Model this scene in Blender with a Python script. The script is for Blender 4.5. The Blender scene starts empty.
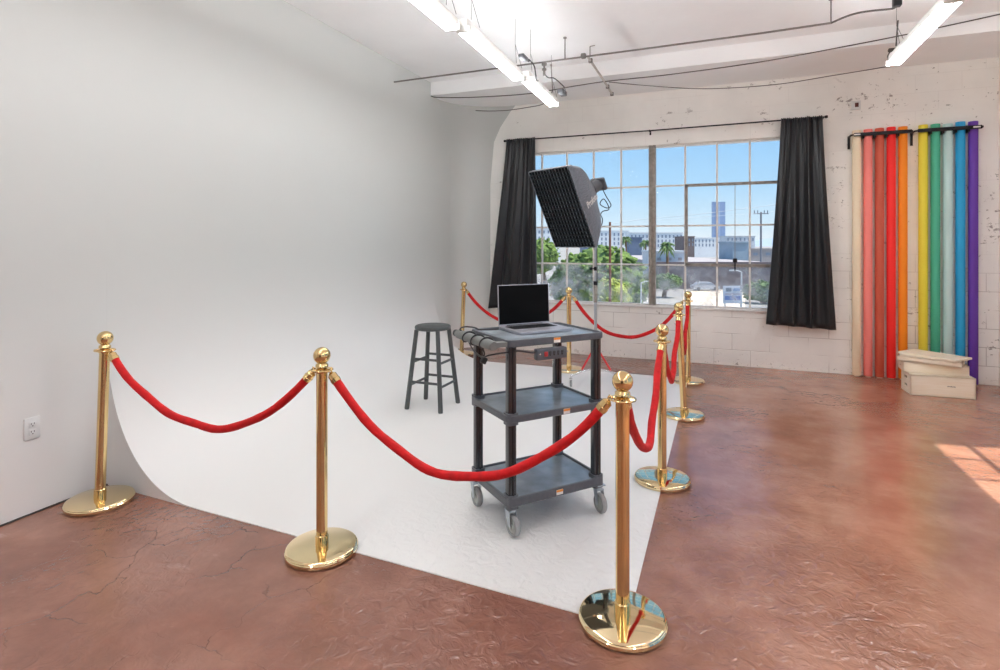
import bpy, bmesh, math, random
from mathutils import Vector, Matrix, noise
random.seed(7)
PI = math.pi
sc = bpy.context.scene
COL = sc.collection

# ------------------------------------------------------------------ camera
F_PX, HORIZ, CAM_H, YAW = 550.0, 245.0, 1.45, math.radians(21.9)
CA, SA = math.cos(YAW), math.sin(YAW)
cam_d = bpy.data.cameras.new('camera'); cam = bpy.data.objects.new('camera', cam_d); COL.objects.link(cam)
cam.location = (0, 0, CAM_H); cam.rotation_euler = (PI/2, 0, YAW)
cam_d.sensor_fit = 'HORIZONTAL'; cam_d.sensor_width = 36; cam_d.lens = F_PX*36/1000
cam_d.shift_y = -(335-HORIZ)/1000; cam_d.clip_end = 8000; cam_d.clip_start = .05
sc.camera = cam

def at(u, v, d):
    """point seen at (u, v) at forward distance d"""
    X = (u-500)/F_PX; Z = (HORIZ-v)/F_PX
    return Vector((d*(-SA+X*CA), d*(CA+X*SA), CAM_H+d*Z))

# ------------------------------------------------------------------ materials
def lin(c):
    def f(x):
        x /= 255.0
        return x/12.92 if x <= .04045 else ((x+.055)/1.055)**2.4
    return (f(c[0]), f(c[1]), f(c[2]), 1)

class NT:
    def __init__(s, name):
        s.m = bpy.data.materials.new(name); s.m.use_nodes = True
        s.n = s.m.node_tree.nodes; s.l = s.m.node_tree.links
        s.n.clear()
        s.out = s.n.new('ShaderNodeOutputMaterial')
    def add(s, t, **kw):
        nd = s.n.new(t)
        for k, v in kw.items():
            setattr(nd, k, v)
        return nd
    def link(s, a, b): s.l.new(a, b)
    def val(s, sock, v):
        if isinstance(v, bpy.types.NodeSocket): s.link(v, sock)
        else: sock.default_value = v
    def math(s, op, a, b=0.0, c=None):
        nd = s.add('ShaderNodeMath', operation=op)
        s.val(nd.inputs[0], a); s.val(nd.inputs[1], b)
        if c is not None: s.val(nd.inputs[2], c)
        return nd.outputs[0]
    def noise(s, vec, scale, detail=3, rough=.5, dist=0):
        nd = s.add('ShaderNodeTexNoise'); s.link(vec, nd.inputs['Vector'])
        nd.inputs['Scale'].default_value = scale; nd.inputs['Detail'].default_value = detail
        nd.inputs['Roughness'].default_value = rough; nd.inputs['Distortion'].default_value = dist
        return nd.outputs['Fac']
    def ramp(s, fac, stops):
        nd = s.add('ShaderNodeValToRGB'); s.link(fac, nd.inputs[0])
        e = nd.color_ramp.elements
        while len(e) > 1: e.remove(e[-1])
        e[0].position, e[0].color = stops[0]
        for p, c in stops[1:]:
            x = e.new(p); x.color = c
        return nd.outputs[0]
    def mix(s, fac, a, b):
        nd = s.add('ShaderNodeMix', data_type='RGBA')
        s.val(nd.inputs[0], fac); s.val(nd.inputs[6], a); s.val(nd.inputs[7], b)
        return nd.outputs[2]
    def smooth(s, v, lo, hi):
        nd = s.add('ShaderNodeMapRange', interpolation_type='SMOOTHSTEP')
        s.val(nd.inputs[0], v); nd.inputs[1].default_value = lo; nd.inputs[2].default_value = hi
        return nd.outputs[0]
    def bump(s, h, strength, dist, normal=None):
        nd = s.add('ShaderNodeBump'); s.link(h, nd.inputs['Height'])
        nd.inputs['Strength'].default_value = strength; nd.inputs['Distance'].default_value = dist
        if normal is not None: s.link(normal, nd.inputs['Normal'])
        return nd.outputs[0]
    def obj_coord(s):
        return s.add('ShaderNodeTexCoord').outputs['Object']
    def bsdf(s, **kw):
        nd = s.add('ShaderNodeBsdfPrincipled')
        for k, v in kw.items():
            s.val(nd.inputs[k.replace('_', ' ')], v)
        s.link(nd.outputs[0], s.out.inputs[0]); s.b = nd
        return nd

def simple(name, rgb, rough=.5, metal=0.0, var=.08, scale=18, bump=0.0, bscale=60, **kw):
    t = NT(name); v = t.obj_coord()
    c = lin(rgb)
    f = t.noise(v, scale, 4)
    dk = tuple(x*(1-var) for x in c[:3])+(1,); lt = tuple(min(1, x*(1+var)) for x in c[:3])+(1,)
    colr = t.ramp(f, [(.3, dk), (.7, lt)])
    b = t.bsdf(Base_Color=colr, Metallic=metal, Roughness=rough)
    for k, x in kw.items(): t.val(b.inputs[k.replace('_', ' ')], x)
    if bump:
        t.link(t.bump(t.noise(v, bscale, 3), bump, .01), b.inputs['Normal'])
    return t.m

def emis(name, rgb, strength):
    t = NT(name); e = t.add('ShaderNodeEmission')
    e.inputs[0].default_value = lin(rgb); e.inputs[1].default_value = strength
    t.link(e.outputs[0], t.out.inputs[0]); return t.m

M = {}
M['gold'] = simple('polished_brass', (228, 198, 142), .10, 1.0, 0, 5)
M['gold_plate'] = simple('polished_brass_plate', (247, 225, 180), .06, 1.0, 0, 3, bump=.02, bscale=6)
M['velvet'] = simple('red_velvet', (198, 4, 12), .8, 0, .16, 30, bump=.4, bscale=45, Sheen_Weight=.08, Sheen_Tint=(1, .25, .2, 1))
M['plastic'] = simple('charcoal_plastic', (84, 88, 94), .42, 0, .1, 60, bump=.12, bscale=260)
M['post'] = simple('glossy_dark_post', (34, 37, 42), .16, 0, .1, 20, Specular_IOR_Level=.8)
M['shelf_top'] = simple('shelf_with_window_sheen', (140, 150, 158), .20, 0, .3, 6, bump=.08, bscale=20)  # pale blue-grey carries the window's reflection in the colour
M['rubber'] = simple('grey_rubber', (150, 152, 152), .6, 0, .05, 30)
M['wheel_hub'] = simple('grey_hub', (172, 176, 172), .5)
M['zinc'] = simple('zinc_metal', (190, 198, 205), .28, 1.0, .08, 30)
M['chrome'] = simple('chrome', (225, 225, 225), .15, 1.0, .04)
M['black'] = simple('black_matte', (26, 26, 28), .5)
M['black_metal'] = simple('black_metal', (32, 32, 35), .38, .5)
M['cord'] = simple('black_cord', (38, 38, 40), .45)
M['stool'] = simple('grey_painted_wood', (72, 76, 76), .45, 0, .15, 12, bump=.15, bscale=30)
M['white_plastic'] = simple('white_plastic', (222, 224, 222), .35, 0, .03)
M['slot'] = simple('dark_slot', (50, 48, 46), .6)
M['label_white'] = simple('label_paper', (235, 232, 228), .6, 0, .03)
M['label_orange'] = simple('label_orange', (235, 150, 60), .6, 0, .03)
M['red_plastic'] = simple('red_switch', (190, 50, 50), .4)
M['laptop'] = simple('laptop_metal', (186, 186, 194), .35, .6, .03)
M['keys'] = simple('laptop_keys', (40, 42, 48), .5)
M['screen'] = simple('black_glass_screen', (4, 4, 5), .55, 0, .0, Specular_IOR_Level=.1)
M['fixture'] = simple('fixture_white', (226, 226, 222), .4, 0, .03)
M['tube'] = emis('fluorescent_tube', (249, 250, 253), 23.0)
M['pipe'] = simple('conduit_grey', (120, 116, 112), .5, .3, .12)
M['pipe_white'] = simple('conduit_painted', (188, 184, 178), .5, 0, .1)
M['ceil_cord'] = simple('ceiling_cord', (70, 66, 62), .6)
M['diffuser'] = simple('softbox_diffuser', (160, 168, 176), .7)
M['grid'] = simple('softbox_grid_fabric', (30, 38, 44), .4, 0, .2)
M['strobe'] = simple('strobe_shell', (88, 90, 94), .4, 0, .08)
M['red_metal'] = simple('red_painted_metal', (200, 35, 40), .35)
M['ply'] = None

def m_ply():
    t = NT('pale_plywood'); v = t.obj_coord()
    mp = t.add('ShaderNodeMapping'); t.link(v, mp.inputs[0]); mp.inputs['Scale'].default_value = (2, 14, 30)
    f = t.noise(mp.outputs[0], 3, 6, .6)
    c = t.ramp(f, [(.3, lin((244, 232, 208))), (.7, lin((252, 244, 226)))])
    b = t.bsdf(Base_Color=c, Roughness=.5)
    t.link(t.bump(f, .05, .005), b.inputs['Normal']); return t.m
M['ply'] = m_ply()

def m_fabric(name, rgb, rough=.55, sheen=.3, stretch=(1, 1, .08), bs=.3):
    t = NT(name); v = t.obj_coord()
    mp = t.add('ShaderNodeMapping'); t.link(v, mp.inputs[0]); mp.inputs['Scale'].default_value = stretch
    f = t.noise(mp.outputs[0], 9, 4)
    c = lin(rgb)
    colr = t.ramp(f, [(.3, tuple(x*.85 for x in c[:3])+(1,)), (.7, tuple(x*1.15 for x in c[:3])+(1,))])
    b = t.bsdf(Base_Color=colr, Roughness=rough, Sheen_Weight=sheen)
    t.link(t.bump(f, bs, .02), b.inputs['Normal']); return t.m
M['curtain'] = m_fabric('black_satin_curtain', (17, 18, 22), .33, .10)
M['softbox'] = m_fabric('softbox_nylon', (98, 104, 114), .38, .3, (3, 9, 3), .9)

def m_floor():
    t = NT('red_brown_stained_concrete'); v = t.obj_coord()
    big = t.noise(v, .8, 4, .6, 0); mid = t.noise(v, 2.6, 6, .62, .15); fine = t.noise(v, 26, 5, .6)
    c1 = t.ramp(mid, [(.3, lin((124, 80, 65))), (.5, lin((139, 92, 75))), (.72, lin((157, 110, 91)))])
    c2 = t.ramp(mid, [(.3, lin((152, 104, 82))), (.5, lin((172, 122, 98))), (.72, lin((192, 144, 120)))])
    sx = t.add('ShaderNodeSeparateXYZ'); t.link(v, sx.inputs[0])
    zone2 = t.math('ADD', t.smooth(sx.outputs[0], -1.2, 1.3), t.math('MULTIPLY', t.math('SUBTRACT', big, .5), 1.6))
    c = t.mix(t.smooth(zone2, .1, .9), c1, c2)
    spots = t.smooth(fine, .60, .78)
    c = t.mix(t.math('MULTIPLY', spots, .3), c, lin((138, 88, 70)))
    # pale scuffs
    mp = t.add('ShaderNodeMapping'); t.link(v, mp.inputs[0]); mp.inputs['Scale'].default_value = (1.0, 2.6, 1); mp.inputs['Rotation'].default_value = (0, 0, .5)
    sc_ = t.smooth(t.noise(mp.outputs[0], 3.5, 6, .7, .3), .60, .80)
    c = t.mix(t.math('MULTIPLY', sc_, .32), c, lin((216, 184, 166)))
    # cracks
    nz = t.add('ShaderNodeTexNoise'); t.link(v, nz.inputs['Vector']); nz.inputs['Scale'].default_value = 4; nz.inputs['Detail'].default_value = 4
    vm = t.add('ShaderNodeVectorMath', operation='SCALE'); t.link(nz.outputs['Color'], vm.inputs[0]); vm.inputs['Scale'].default_value = .35
    va = t.add('ShaderNodeVectorMath', operation='ADD'); t.link(v, va.inputs[0]); t.link(vm.outputs[0], va.inputs[1])
    vo = t.add('ShaderNodeTexVoronoi', feature='DISTANCE_TO_EDGE'); t.link(va.outputs[0], vo.inputs['Vector']); vo.inputs['Scale'].default_value = 2.6
    crack = t.math('SUBTRACT', 1, t.smooth(vo.outputs['Distance'], .0, .007))
    vs = t.add('ShaderNodeVectorMath', operation='DISTANCE'); t.link(v, vs.inputs[0]); vs.inputs[1].default_value = (-1.95, 1.85, 0)
    zone = t.math('SUBTRACT', 1, t.smooth(vs.outputs['Value'], .3, 1.15))
    spotty = t.smooth(t.noise(v, 1.7, 2), .44, .56)
    crack = t.math('MULTIPLY', crack, t.math('MULTIPLY', zone, spotty))
    c = t.mix(t.math('MULTIPLY', crack, .7), c, lin((84, 52, 42)))
    # relief
    rip = t.noise(v, 17, 3, .5, 1.2)
    pv = t.noise(v, .75, 2)
    patch = t.smooth(pv, .46, .60)
    vs2 = t.add('ShaderNodeVectorMath', operation='DISTANCE'); t.link(v, vs2.inputs[0]); vs2.inputs[1].default_value = (-.9, 1.75, 0)
    near = t.math('SUBTRACT', 1, t.smooth(vs2.outputs['Value'], .35, 1.0))
    vs3 = t.add('ShaderNodeVectorMath', operation='DISTANCE'); t.link(v, vs3.inputs[0]); vs3.inputs[1].default_value = (.15, 2.6, 0)
    near = t.math('MAXIMUM', near, t.math('SUBTRACT', 1, t.smooth(vs3.outputs['Value'], .3, 1.1)))
    patch = t.math('MAXIMUM', patch, near)
    h = t.math('ADD', t.math('MULTIPLY', rip, t.math('ADD', t.math('MULTIPLY', patch, .55), .08)), t.math('MULTIPLY', t.noise(v, 2.2, 3), .9))
    h = t.math('SUBTRACT', h, t.math('MULTIPLY', crack, .25))
    r = t.math('ADD', t.math('MULTIPLY', mid, .16), .09)
    b = t.bsdf(Base_Color=c, Roughness=r, Specular_IOR_Level=.9)
    t.link(t.bump(h, .75, .026), b.inputs['Normal']); return t.m
M['floor'] = m_floor()

def m_paint(name, rgb, rough=.5, big=.04, bump=.1, bs=8):
    t = NT(name); v = t.obj_coord(); c = lin(rgb)
    f = t.noise(v, 1.1, 5, .6)
    colr = t.ramp(f, [(.3, tuple(x*(1-big) for x in c[:3])+(1,)), (.7, tuple(min(1, x*(1+big)) for x in c[:3])+(1,))])
    b = t.bsdf(Base_Color=colr, Roughness=rough)
    t.link(t.bump(t.noise(v, bs, 4), bump, .02), b.inputs['Normal']); return t.m
M['wall'] = m_paint('smooth_grey_white_paint', (204, 207, 204), .45, .004, .02, 3)
M['ceiling'] = m_paint('ceiling_white_paint', (246, 247, 247), .7, .03, .12, 6)

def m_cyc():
    t = NT('cyclorama_paint_shaded'); v = t.obj_coord()
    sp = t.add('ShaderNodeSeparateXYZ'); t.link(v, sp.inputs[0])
    c = t.mix(t.smooth(sp.outputs[2], .02, 1.5), lin((238, 238, 235)), lin((194, 197, 194)))  # floor whitened, upper wall greyed: light falloff painted into the colour
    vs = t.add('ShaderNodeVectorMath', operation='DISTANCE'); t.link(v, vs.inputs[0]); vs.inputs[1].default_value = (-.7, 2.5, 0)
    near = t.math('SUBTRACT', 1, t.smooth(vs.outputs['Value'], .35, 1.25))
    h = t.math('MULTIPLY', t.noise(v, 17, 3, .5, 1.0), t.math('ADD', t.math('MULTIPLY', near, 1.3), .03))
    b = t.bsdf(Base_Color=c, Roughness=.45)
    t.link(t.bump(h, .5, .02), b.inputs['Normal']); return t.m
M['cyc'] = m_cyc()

def m_block(name, base, chips=1.0):
    """painted block wall: coordinates in metres, blocks run along x (or y) and z"""
    t = NT(name); v = t.obj_coord()
    sep = t.add('ShaderNodeSeparateXYZ'); t.link(v, sep.inputs[0])
    cmb = t.add('ShaderNodeCombineXYZ')
    t.link(t.math('ADD', sep.outputs[0], sep.outputs[1]), cmb.inputs[0]); t.link(sep.outputs[2], cmb.inputs[1])
    br = t.add('ShaderNodeTexBrick'); t.link(cmb.outputs[0], br.inputs['Vector'])
    br.inputs['Scale'].default_value = 1; br.inputs['Mortar Size'].default_value = .0045; br.inputs['Mortar Smooth'].default_value = .5
    br.inputs['Brick Width'].default_value = .405; br.inputs['Row Height'].default_value = .193
    br.inputs['Color1'].default_value = (1, 1, 1, 1); br.inputs['Color2'].default_value = (1, 1, 1, 1); br.inputs['Mortar'].default_value = (0, 0, 0, 1)
    joint = t.math('SUBTRACT', 1, br.outputs['Color'])
    part = t.smooth(t.noise(v, 2.2, 3), .4, .58)
    low = t.math('SUBTRACT', 1, t.smooth(sep.outputs[2], .75, 1.5))
    jv = t.math('MULTIPLY', joint, t.math('MULTIPLY', part, t.math('ADD', t.math('MULTIPLY', low, .75), .12)))
    c = lin(base)
    f = t.noise(v, 1.4, 5, .6)
    colr = t.ramp(f, [(.3, tuple(x*.93 for x in c[:3])+(1,)), (.7, tuple(min(1, x*1.05) for x in c[:3])+(1,))])
    colr = t.mix(t.math('MULTIPLY', jv, .55), colr, lin((120, 108, 98)))
    # chipped paint: small dark marks with their own shape, more of them low down and near the corners
    mp = t.add('ShaderNodeMapping'); t.link(v, mp.inputs[0]); mp.inputs['Scale'].default_value = (1, 1, 1.5)
    n1 = t.smooth(t.noise(mp.outputs[0], 9, 6, .72, .5), .615, .64)
    n2 = t.smooth(t.noise(v, 1.9, 3), .50, .60)
    n3 = t.smooth(t.noise(mp.outputs[0], 24, 4, .7, .8), .60, .64)
    foot = t.math('SUBTRACT', 1, t.smooth(sep.outputs[2], .02, .13))
    ch = t.math('MAXIMUM', t.math('MULTIPLY', n1, n2), t.math('MULTIPLY', n3, foot))
    right = t.smooth(sep.outputs[0], .9, 1.3)
    n4 = t.smooth(t.noise(mp.outputs[0], 14, 5, .7, .5), .655, .68)
    ch = t.math('MAXIMUM', ch, t.math('MULTIPLY', n4, right))
    colr = t.mix(t.math('MULTIPLY', ch, .65*chips), colr, lin((96, 80, 70)))
    b = t.bsdf(Base_Color=colr, Roughness=.6)
    h = t.math('SUBTRACT', t.math('MULTIPLY', t.noise(v, 7, 4), .5), t.math('ADD', jv, ch))
    t.link(t.bump(h, .35, .012), b.inputs['Normal']); return t.m
M['block'] = m_block('white_painted_block', (246, 245, 240))
M['plain'] = m_paint('plain_room_paint', (236, 234, 230), .6, .03, .1, 5)
M['steel_sash'] = simple('weathered_steel_sash', (146, 140, 132), .55, 0, .25, 25, bump=.2, bscale=50)
M['sash_white'] = simple('pale_painted_sash', (224, 221, 216), .5, 0, .08, 25)

def m_glass(name, dirt):
    t = NT(name); v = t.obj_coord()
    tr = t.add('ShaderNodeBsdfTransparent'); gl = t.add('ShaderNodeBsdfGlossy'); gl.inputs['Roughness'].default_value = .02
    fr = t.add('ShaderNodeFresnel'); fr.inputs[0].default_value = 1.45
    mx = t.add('ShaderNodeMixShader'); t.link(t.math('MULTIPLY', fr.outputs[0], .02), mx.inputs[0]); t.link(tr.outputs[0], mx.inputs[1]); t.link(gl.outputs[0], mx.inputs[2])
    df = t.add('ShaderNodeBsdfDiffuse'); df.inputs[0].default_value = lin((225, 225, 225))
    tl = t.add('ShaderNodeBsdfTranslucent'); tl.inputs[0].default_value = lin((225, 228, 232))
    m0 = t.add('ShaderNodeMixShader'); m0.inputs[0].default_value = .5; t.link(df.outputs[0], m0.inputs[1]); t.link(tl.outputs[0], m0.inputs[2])
    m2 = t.add('ShaderNodeMixShader')
    f = t.math('MULTIPLY', t.smooth(t.noise(v, 5, 5, .6), .3, .75), dirt)
    t.link(f, m2.inputs[0]); t.link(mx.outputs[0], m2.inputs[1]); t.link(m0.outputs[0], m2.inputs[2])
    t.link(m2.outputs[0], t.out.inputs[0]); return t.m
M['glass'] = m_glass('window_glass', .03)
M['glass_dusty'] = m_glass('dusty_window_glass', .42)

# ------------------------------------------------------------------ mesh helper
class MB:
    def __init__(s): s.bm = bmesh.new()
    def face(s, vs):
        try: s.bm.faces.new(vs)
        except ValueError: pass
    def box(s, c, size, mat=None, bevel=0):
        r = bmesh.ops.create_cube(s.bm, size=1)
        m = Matrix.Diagonal((size[0], size[1], size[2], 1))
        m = Matrix.Translation(c) @ (mat.to_4x4() if mat else Matrix.Identity(4)) @ m
        bmesh.ops.transform(s.bm, matrix=m, verts=r['verts'])
        if bevel:
            es = set(e for v in r['verts'] for e in v.link_edges)
            bmesh.ops.bevel(s.bm, geom=list(es), offset=bevel, segments=2, affect='EDGES', profile=.5)
        return s
    def b2(s, x0, x1, y0, y1, z0, z1, bevel=0):
        return s.box(((x0+x1)/2, (y0+y1)/2, (z0+z1)/2), (abs(x1-x0), abs(y1-y0), abs(z1-z0)), None, bevel)
    def tube(s, pts, r, seg=10, caps=True):
        pts = [Vector(p) for p in pts]; n = len(pts)
        rs = r if isinstance(r, (list, tuple)) else [r]*n
        rings = []; up = None
        for i, p in enumerate(pts):
            t = (pts[min(i+1, n-1)]-pts[max(i-1, 0)])
            if t.length < 1e-9: t = Vector((0, 0, 1))
            t.normalize()
            if up is None: up = Vector((0, 0, 1)) if abs(t.z) < .95 else Vector((1, 0, 0))
            a = t.cross(up)
            if a.length < 1e-6: a = t.cross(Vector((0, 1, 0)))
            a.normalize(); b = a.cross(t).normalized(); up = b
            rings.append([s.bm.verts.new(p+a*(rs[i]*math.cos(2*PI*k/seg))+b*(rs[i]*math.sin(2*PI*k/seg))) for k in range(seg)])
        for i in range(n-1):
            for k in range(seg):
                s.face([rings[i][k], rings[i][(k+1) % seg], rings[i+1][(k+1) % seg], rings[i+1][k]])
        if caps: s.face(rings[0][::-1]); s.face(rings[-1])
        return s
    def lathe(s, prof, c=(0, 0, 0), seg=32, mat=None):
        rings = []
        m = (Matrix.Translation(c) @ (mat.to_4x4() if mat else Matrix.Identity(4)))
        for r, z in prof:
            if r < 1e-6: rings.append([s.bm.verts.new(m @ Vector((0, 0, z)))])
            else: rings.append([s.bm.verts.new(m @ Vector((r*math.cos(2*PI*k/seg), r*math.sin(2*PI*k/seg), z))) for k in range(seg)])
        for a, b in zip(rings, rings[1:]):
            for k in range(seg):
                if len(a) == 1: s.face([a[0], b[(k+1) % seg], b[k]])
                elif len(b) == 1: s.face([a[k], a[(k+1) % seg], b[0]])
                else: s.face([a[k], a[(k+1) % seg], b[(k+1) % seg], b[k]])
        return s
    def loft(s, rings, cap0=True, cap1=True, closed=True):
        R = [[s.bm.verts.new(p) for p in ring] for ring in rings]
        n = len(R[0])
        for a, b in zip(R, R[1:]):
            for k in range(n if closed else n-1):
                s.face([a[k], a[(k+1) % n], b[(k+1) % n], b[k]])
        if cap0: s.face(R[0][::-1])
        if cap1: s.face(R[-1])
        return s
    def torus(s, c, R, r, seg=24, seg2=8, mat=None, arc=2*PI):
        pts = []
        m = Matrix.Translation(c) @ (mat.to_4x4() if mat else Matrix.Identity(4))
        k = seg if arc < 2*PI-.01 else seg
        for i in range(k+1):
            a = arc*i/k
            pts.append(m @ Vector((R*math.cos(a), R*math.sin(a), 0)))
        return s.tube(pts, r, seg2, caps=arc < 2*PI-.01)
    def blob(s, c, size, sub=2, amp=.15, fr=1.0, seed=0):
        r = bmesh.ops.create_icosphere(s.bm, subdivisions=sub, radius=1)
        for v in r['verts']:
            k = 1+amp*noise.noise(v.co*fr*1.7+Vector((seed*3.1, seed, 0)))*2
            v.co = Vector((c[0]+v.co.x*size[0]*k, c[1]+v.co.y*size[1]*k, c[2]+v.co.z*size[2]*k))
        return s
    def build(s, name, mat, parent=None, smooth=35, world=False):
        me = bpy.data.meshes.new(name)
        bmesh.ops.recalc_face_normals(s.bm, faces=s.bm.faces[:])
        if world and parent is not None:
            inv = Matrix.Translation(-parent.location)
            bmesh.ops.transform(s.bm, matrix=inv, verts=s.bm.verts[:])
        s.bm.to_mesh(me); s.bm.free()
        if smooth:
            me.shade_smooth(); me.set_sharp_from_angle(angle=math.radians(smooth))
        me.materials.append(mat if not isinstance(mat, str) else M[mat])
        o = bpy.data.objects.new(name, me); COL.objects.link(o)
        if parent is not None: o.parent = parent
        return o

def rrect(w, d, r, z, n=5, cx=0, cy=0):
    """rounded rectangle ring"""
    pts = []
    for (sx, sy, a0) in ((1, 1, 0), (-1, 1, 90), (-1, -1, 180), (1, -1, 270)):
        for k in range(n):
            a = math.radians(a0+90*k/(n-1))
            pts.append(Vector((cx+sx*(w/2-r)+r*math.cos(a), cy+sy*(d/2-r)+r*math.sin(a), z)))
    return pts

def tag(o, label=None, cat=None, group=None, kind=None):
    if label: o['label'] = label
    if cat: o['category'] = cat
    if group: o['group'] = group
    if kind: o['kind'] = kind
    return o
def empty(name, loc=(0, 0, 0), rz=0.0, rot=None):
    o = bpy.data.objects.new(name, None); COL.objects.link(o); o.location = loc
    o.rotation_euler = rot if rot else (0, 0, rz); o.empty_display_size = .1
    return o
def structure(o, label=None, cat=None):
    o['kind'] = 'structure'
    if label: o['label'] = label
    if cat: o['category'] = cat
    return o
def thing(name, label, cat, loc=(0, 0, 0), rz=0.0, group=None, rot=None):
    return tag(empty(name, loc, rz, rot), label, cat, group)
def copy_tree(o, parent=None):
    c = o.copy(); COL.objects.link(c)
    if parent is not None: c.parent = parent
    for ch in [x for x in bpy.data.objects if x.parent == o]: copy_tree(ch, c)
    return c

# ------------------------------------------------------------------ room shell
WX0, WX1, WY0, WY1, CZ = -3.45, 2.65, -4.2, 7.17, 3.53
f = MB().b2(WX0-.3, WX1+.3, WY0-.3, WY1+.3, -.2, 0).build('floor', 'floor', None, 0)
structure(f, 'red-brown stained concrete floor with cracks and ripples', 'floor')
c = MB().b2(WX0-.3, WX1+.3, WY0-.3, WY1+.3, CZ, CZ+.2).build('ceiling', 'ceiling', None, 0)
structure(c, 'white painted ceiling slab', 'ceiling')
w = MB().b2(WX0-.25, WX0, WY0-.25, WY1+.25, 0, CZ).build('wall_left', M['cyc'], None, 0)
structure(w, 'smooth pale grey wall on the left', 'wall')
w = MB().b2(WX0, WX1, WY0-.25, WY0, 0, CZ).build('wall_back', 'plain', None, 0)
structure(w, 'plain white wall behind the camera', 'wall')

m = MB(); m.b2(-1.35, -.02, WY0+.001, WY0+.06, .01, 2.5); m.b2(.02, 1.35, WY0+.001, WY0+.06, .01, 2.5)  # unseen dark panel, added so the brass poles reflect a dark streak
dr_ = m.build('reflection_panel_1', simple('dark_brown_panel', (46, 34, 28), .5), None, 0)
structure(dr_, 'unseen dark double panel added behind the camera to darken brass reflections', 'reflection panel')
for x in (-.12, .12):
    m = MB(); m.tube([(x, WY0+.06, 1.0), (x, WY0+.10, 1.0), (x, WY0+.10, 1.25), (x, WY0+.06, 1.25)], .012, 8); m.build('panel_handle', 'chrome', dr_)
# window opening in the far wall
OX0, OX1, OZ0, OZ1 = -2.64, 1.02, .68, 2.715
TH = .28
b = MB()
b.b2(WX0, WX1, WY1, WY1+TH, 0, OZ0); b.b2(WX0, WX1, WY1, WY1+TH, OZ1, CZ)
b.b2(WX0, OX0, WY1, WY1+TH, OZ0, OZ1); b.b2(OX1, WX1, WY1, WY1+TH, OZ0, OZ1)
w = b.build('wall_far', 'block', None, 0)
structure(w, 'white painted block wall around the big window with chipped paint', 'wall')

def sash_window(name, axis, a0, a1, z0, z1, plane, mull, vbars, zrows, vent=None, sill=True):
    """steel window; axis 'x' lies in y=plane, axis 'y' lies in x=plane (inside = smaller value)"""
    root = empty(name, (0, 0, 0))
    def bx(m, p0, p1, q0, q1, dep0, dep1):
        if axis == 'x': m.b2(p0, p1, plane+dep0, plane+dep1, q0, q1)
        else: m.b2(plane+dep0, plane+dep1, p0, p1, q0, q1)
    m = MB()
    bx(m, a0, a1, z1-.022, z1, .01, .05); bx(m, a0, a1, z0, z0+.022, .01, .05)
    bx(m, a0, a0+.022, z0, z1, .01, .05); bx(m, a1-.022, a1, z0, z1, .01, .05)
    m.build('window_frame', 'sash_white', root, 0)
    m = MB()
    for x in mull: bx(m, x-.043, x-.006, z0+.01, z1, -.015, .055); bx(m, x+.006, x+.043, z0+.01, z1, -.015, .055); bx(m, x-.008, x+.008, z0+.01, z1, 0, .05)
    m.build('mullion', 'steel_sash', root, 0)
    m = MB()
    for x in vbars: bx(m, x-.011, x+.011, z0, z1, .012, .042)
    for z in zrows: bx(m, a0, a1, z-.010, z+.010, .010, .044)
    m.build('glazing_bars', 'sash_white', root, 0)
    if vent:
        v0, v1, vz0, vz1 = vent
        m = MB()
        for (p0, p1, q0, q1) in ((v0-.016, v0+.016, vz0, vz1), (v1-.016, v1+.016, vz0, vz1), (v0-.016, v1+.016, vz0-.018, vz0+.018), (v0-.016, v1+.016, vz1-.016, vz1+.016)):
            bx(m, p0, p1, q0, q1, -.012, .046)
        m.build('vent_frame', 'steel_sash', root, 0)
    zs = zrows[-1]
    m = MB(); bx(m, a0, a1, zs, z1, .026, .030); m.build('window_pane', 'glass', root, 0)
    m = MB(); bx(m, a0, a1, z0, zs, .026, .030); m.build('window_pane', 'glass_dusty', root, 0)
    return root
w1 = sash_window('window_1', 'x', OX0, OX1, OZ0, OZ1, WY1+.03, [-.811],
    [-2.28, -1.929, -1.565, -1.205, -.415, -.046, .319, .68], [2.195, 1.69, 1.20], (-.40, .70, 1.205, 2.19))
structure(w1, 'wide steel multi-pane window looking over the city', 'window')
m = MB(); m.tube([(.155, WY1+.005, 2.18), (.155, WY1+.005, 1.29)], .004, 6); m.build('vent_rod', 'steel_sash', w1)
m = MB(); m.box((.155, WY1+.0, 1.265), (.05, .04, .05), None, .008); m.tube([(.155, WY1, 1.25), (.155, WY1-.01, 1.14)], .008, 6); m.build('vent_latch', 'black_metal', w1)
m = MB(); m.b2(OX0-.02, OX1+.02, WY1-.025, WY1+TH, OZ0-.025, OZ0+.001, .004); s = m.build('window_sill', 'sash_white', w1)

# right wall with its own window (throws the sun patch)
RY0, RY1, RZ0, RZ1 = 1.15, 5.19, .68, 2.715
b = MB()
b.b2(WX1, WX1+.25, WY0-.25, WY1+.25, 0, RZ0); b.b2(WX1, WX1+.25, WY0-.25, WY1+.25, RZ1, CZ)
b.b2(WX1, WX1+.25, WY0-.25, -3.4, RZ0, RZ1); b.b2(WX1, WX1+.25, .2, RY0, RZ0, RZ1); b.b2(WX1, WX1+.25, RY1, WY1+.25, RZ0, RZ1)
w = b.build('wall_right', 'block', None, 0)
structure(w, 'white painted wall on the right, outside the view', 'wall')
vb = [RY1-.31-.36*k for k in range(0, 11)]
w2 = sash_window('window_2', 'y', RY0, RY1, RZ0, RZ1, WX1+.16, [], vb, [2.195, 1.69, 1.20])
structure(w2, 'steel multi-pane window in the right wall', 'window')
w3 = sash_window('window_3', 'y', -3.4, .2, RZ0, RZ1, WX1+.16, [], [-3.4+.36*k for k in range(1, 10)], [2.195, 1.69, 1.20])
structure(w3, 'second steel multi-pane window in the right wall', 'window')

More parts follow.
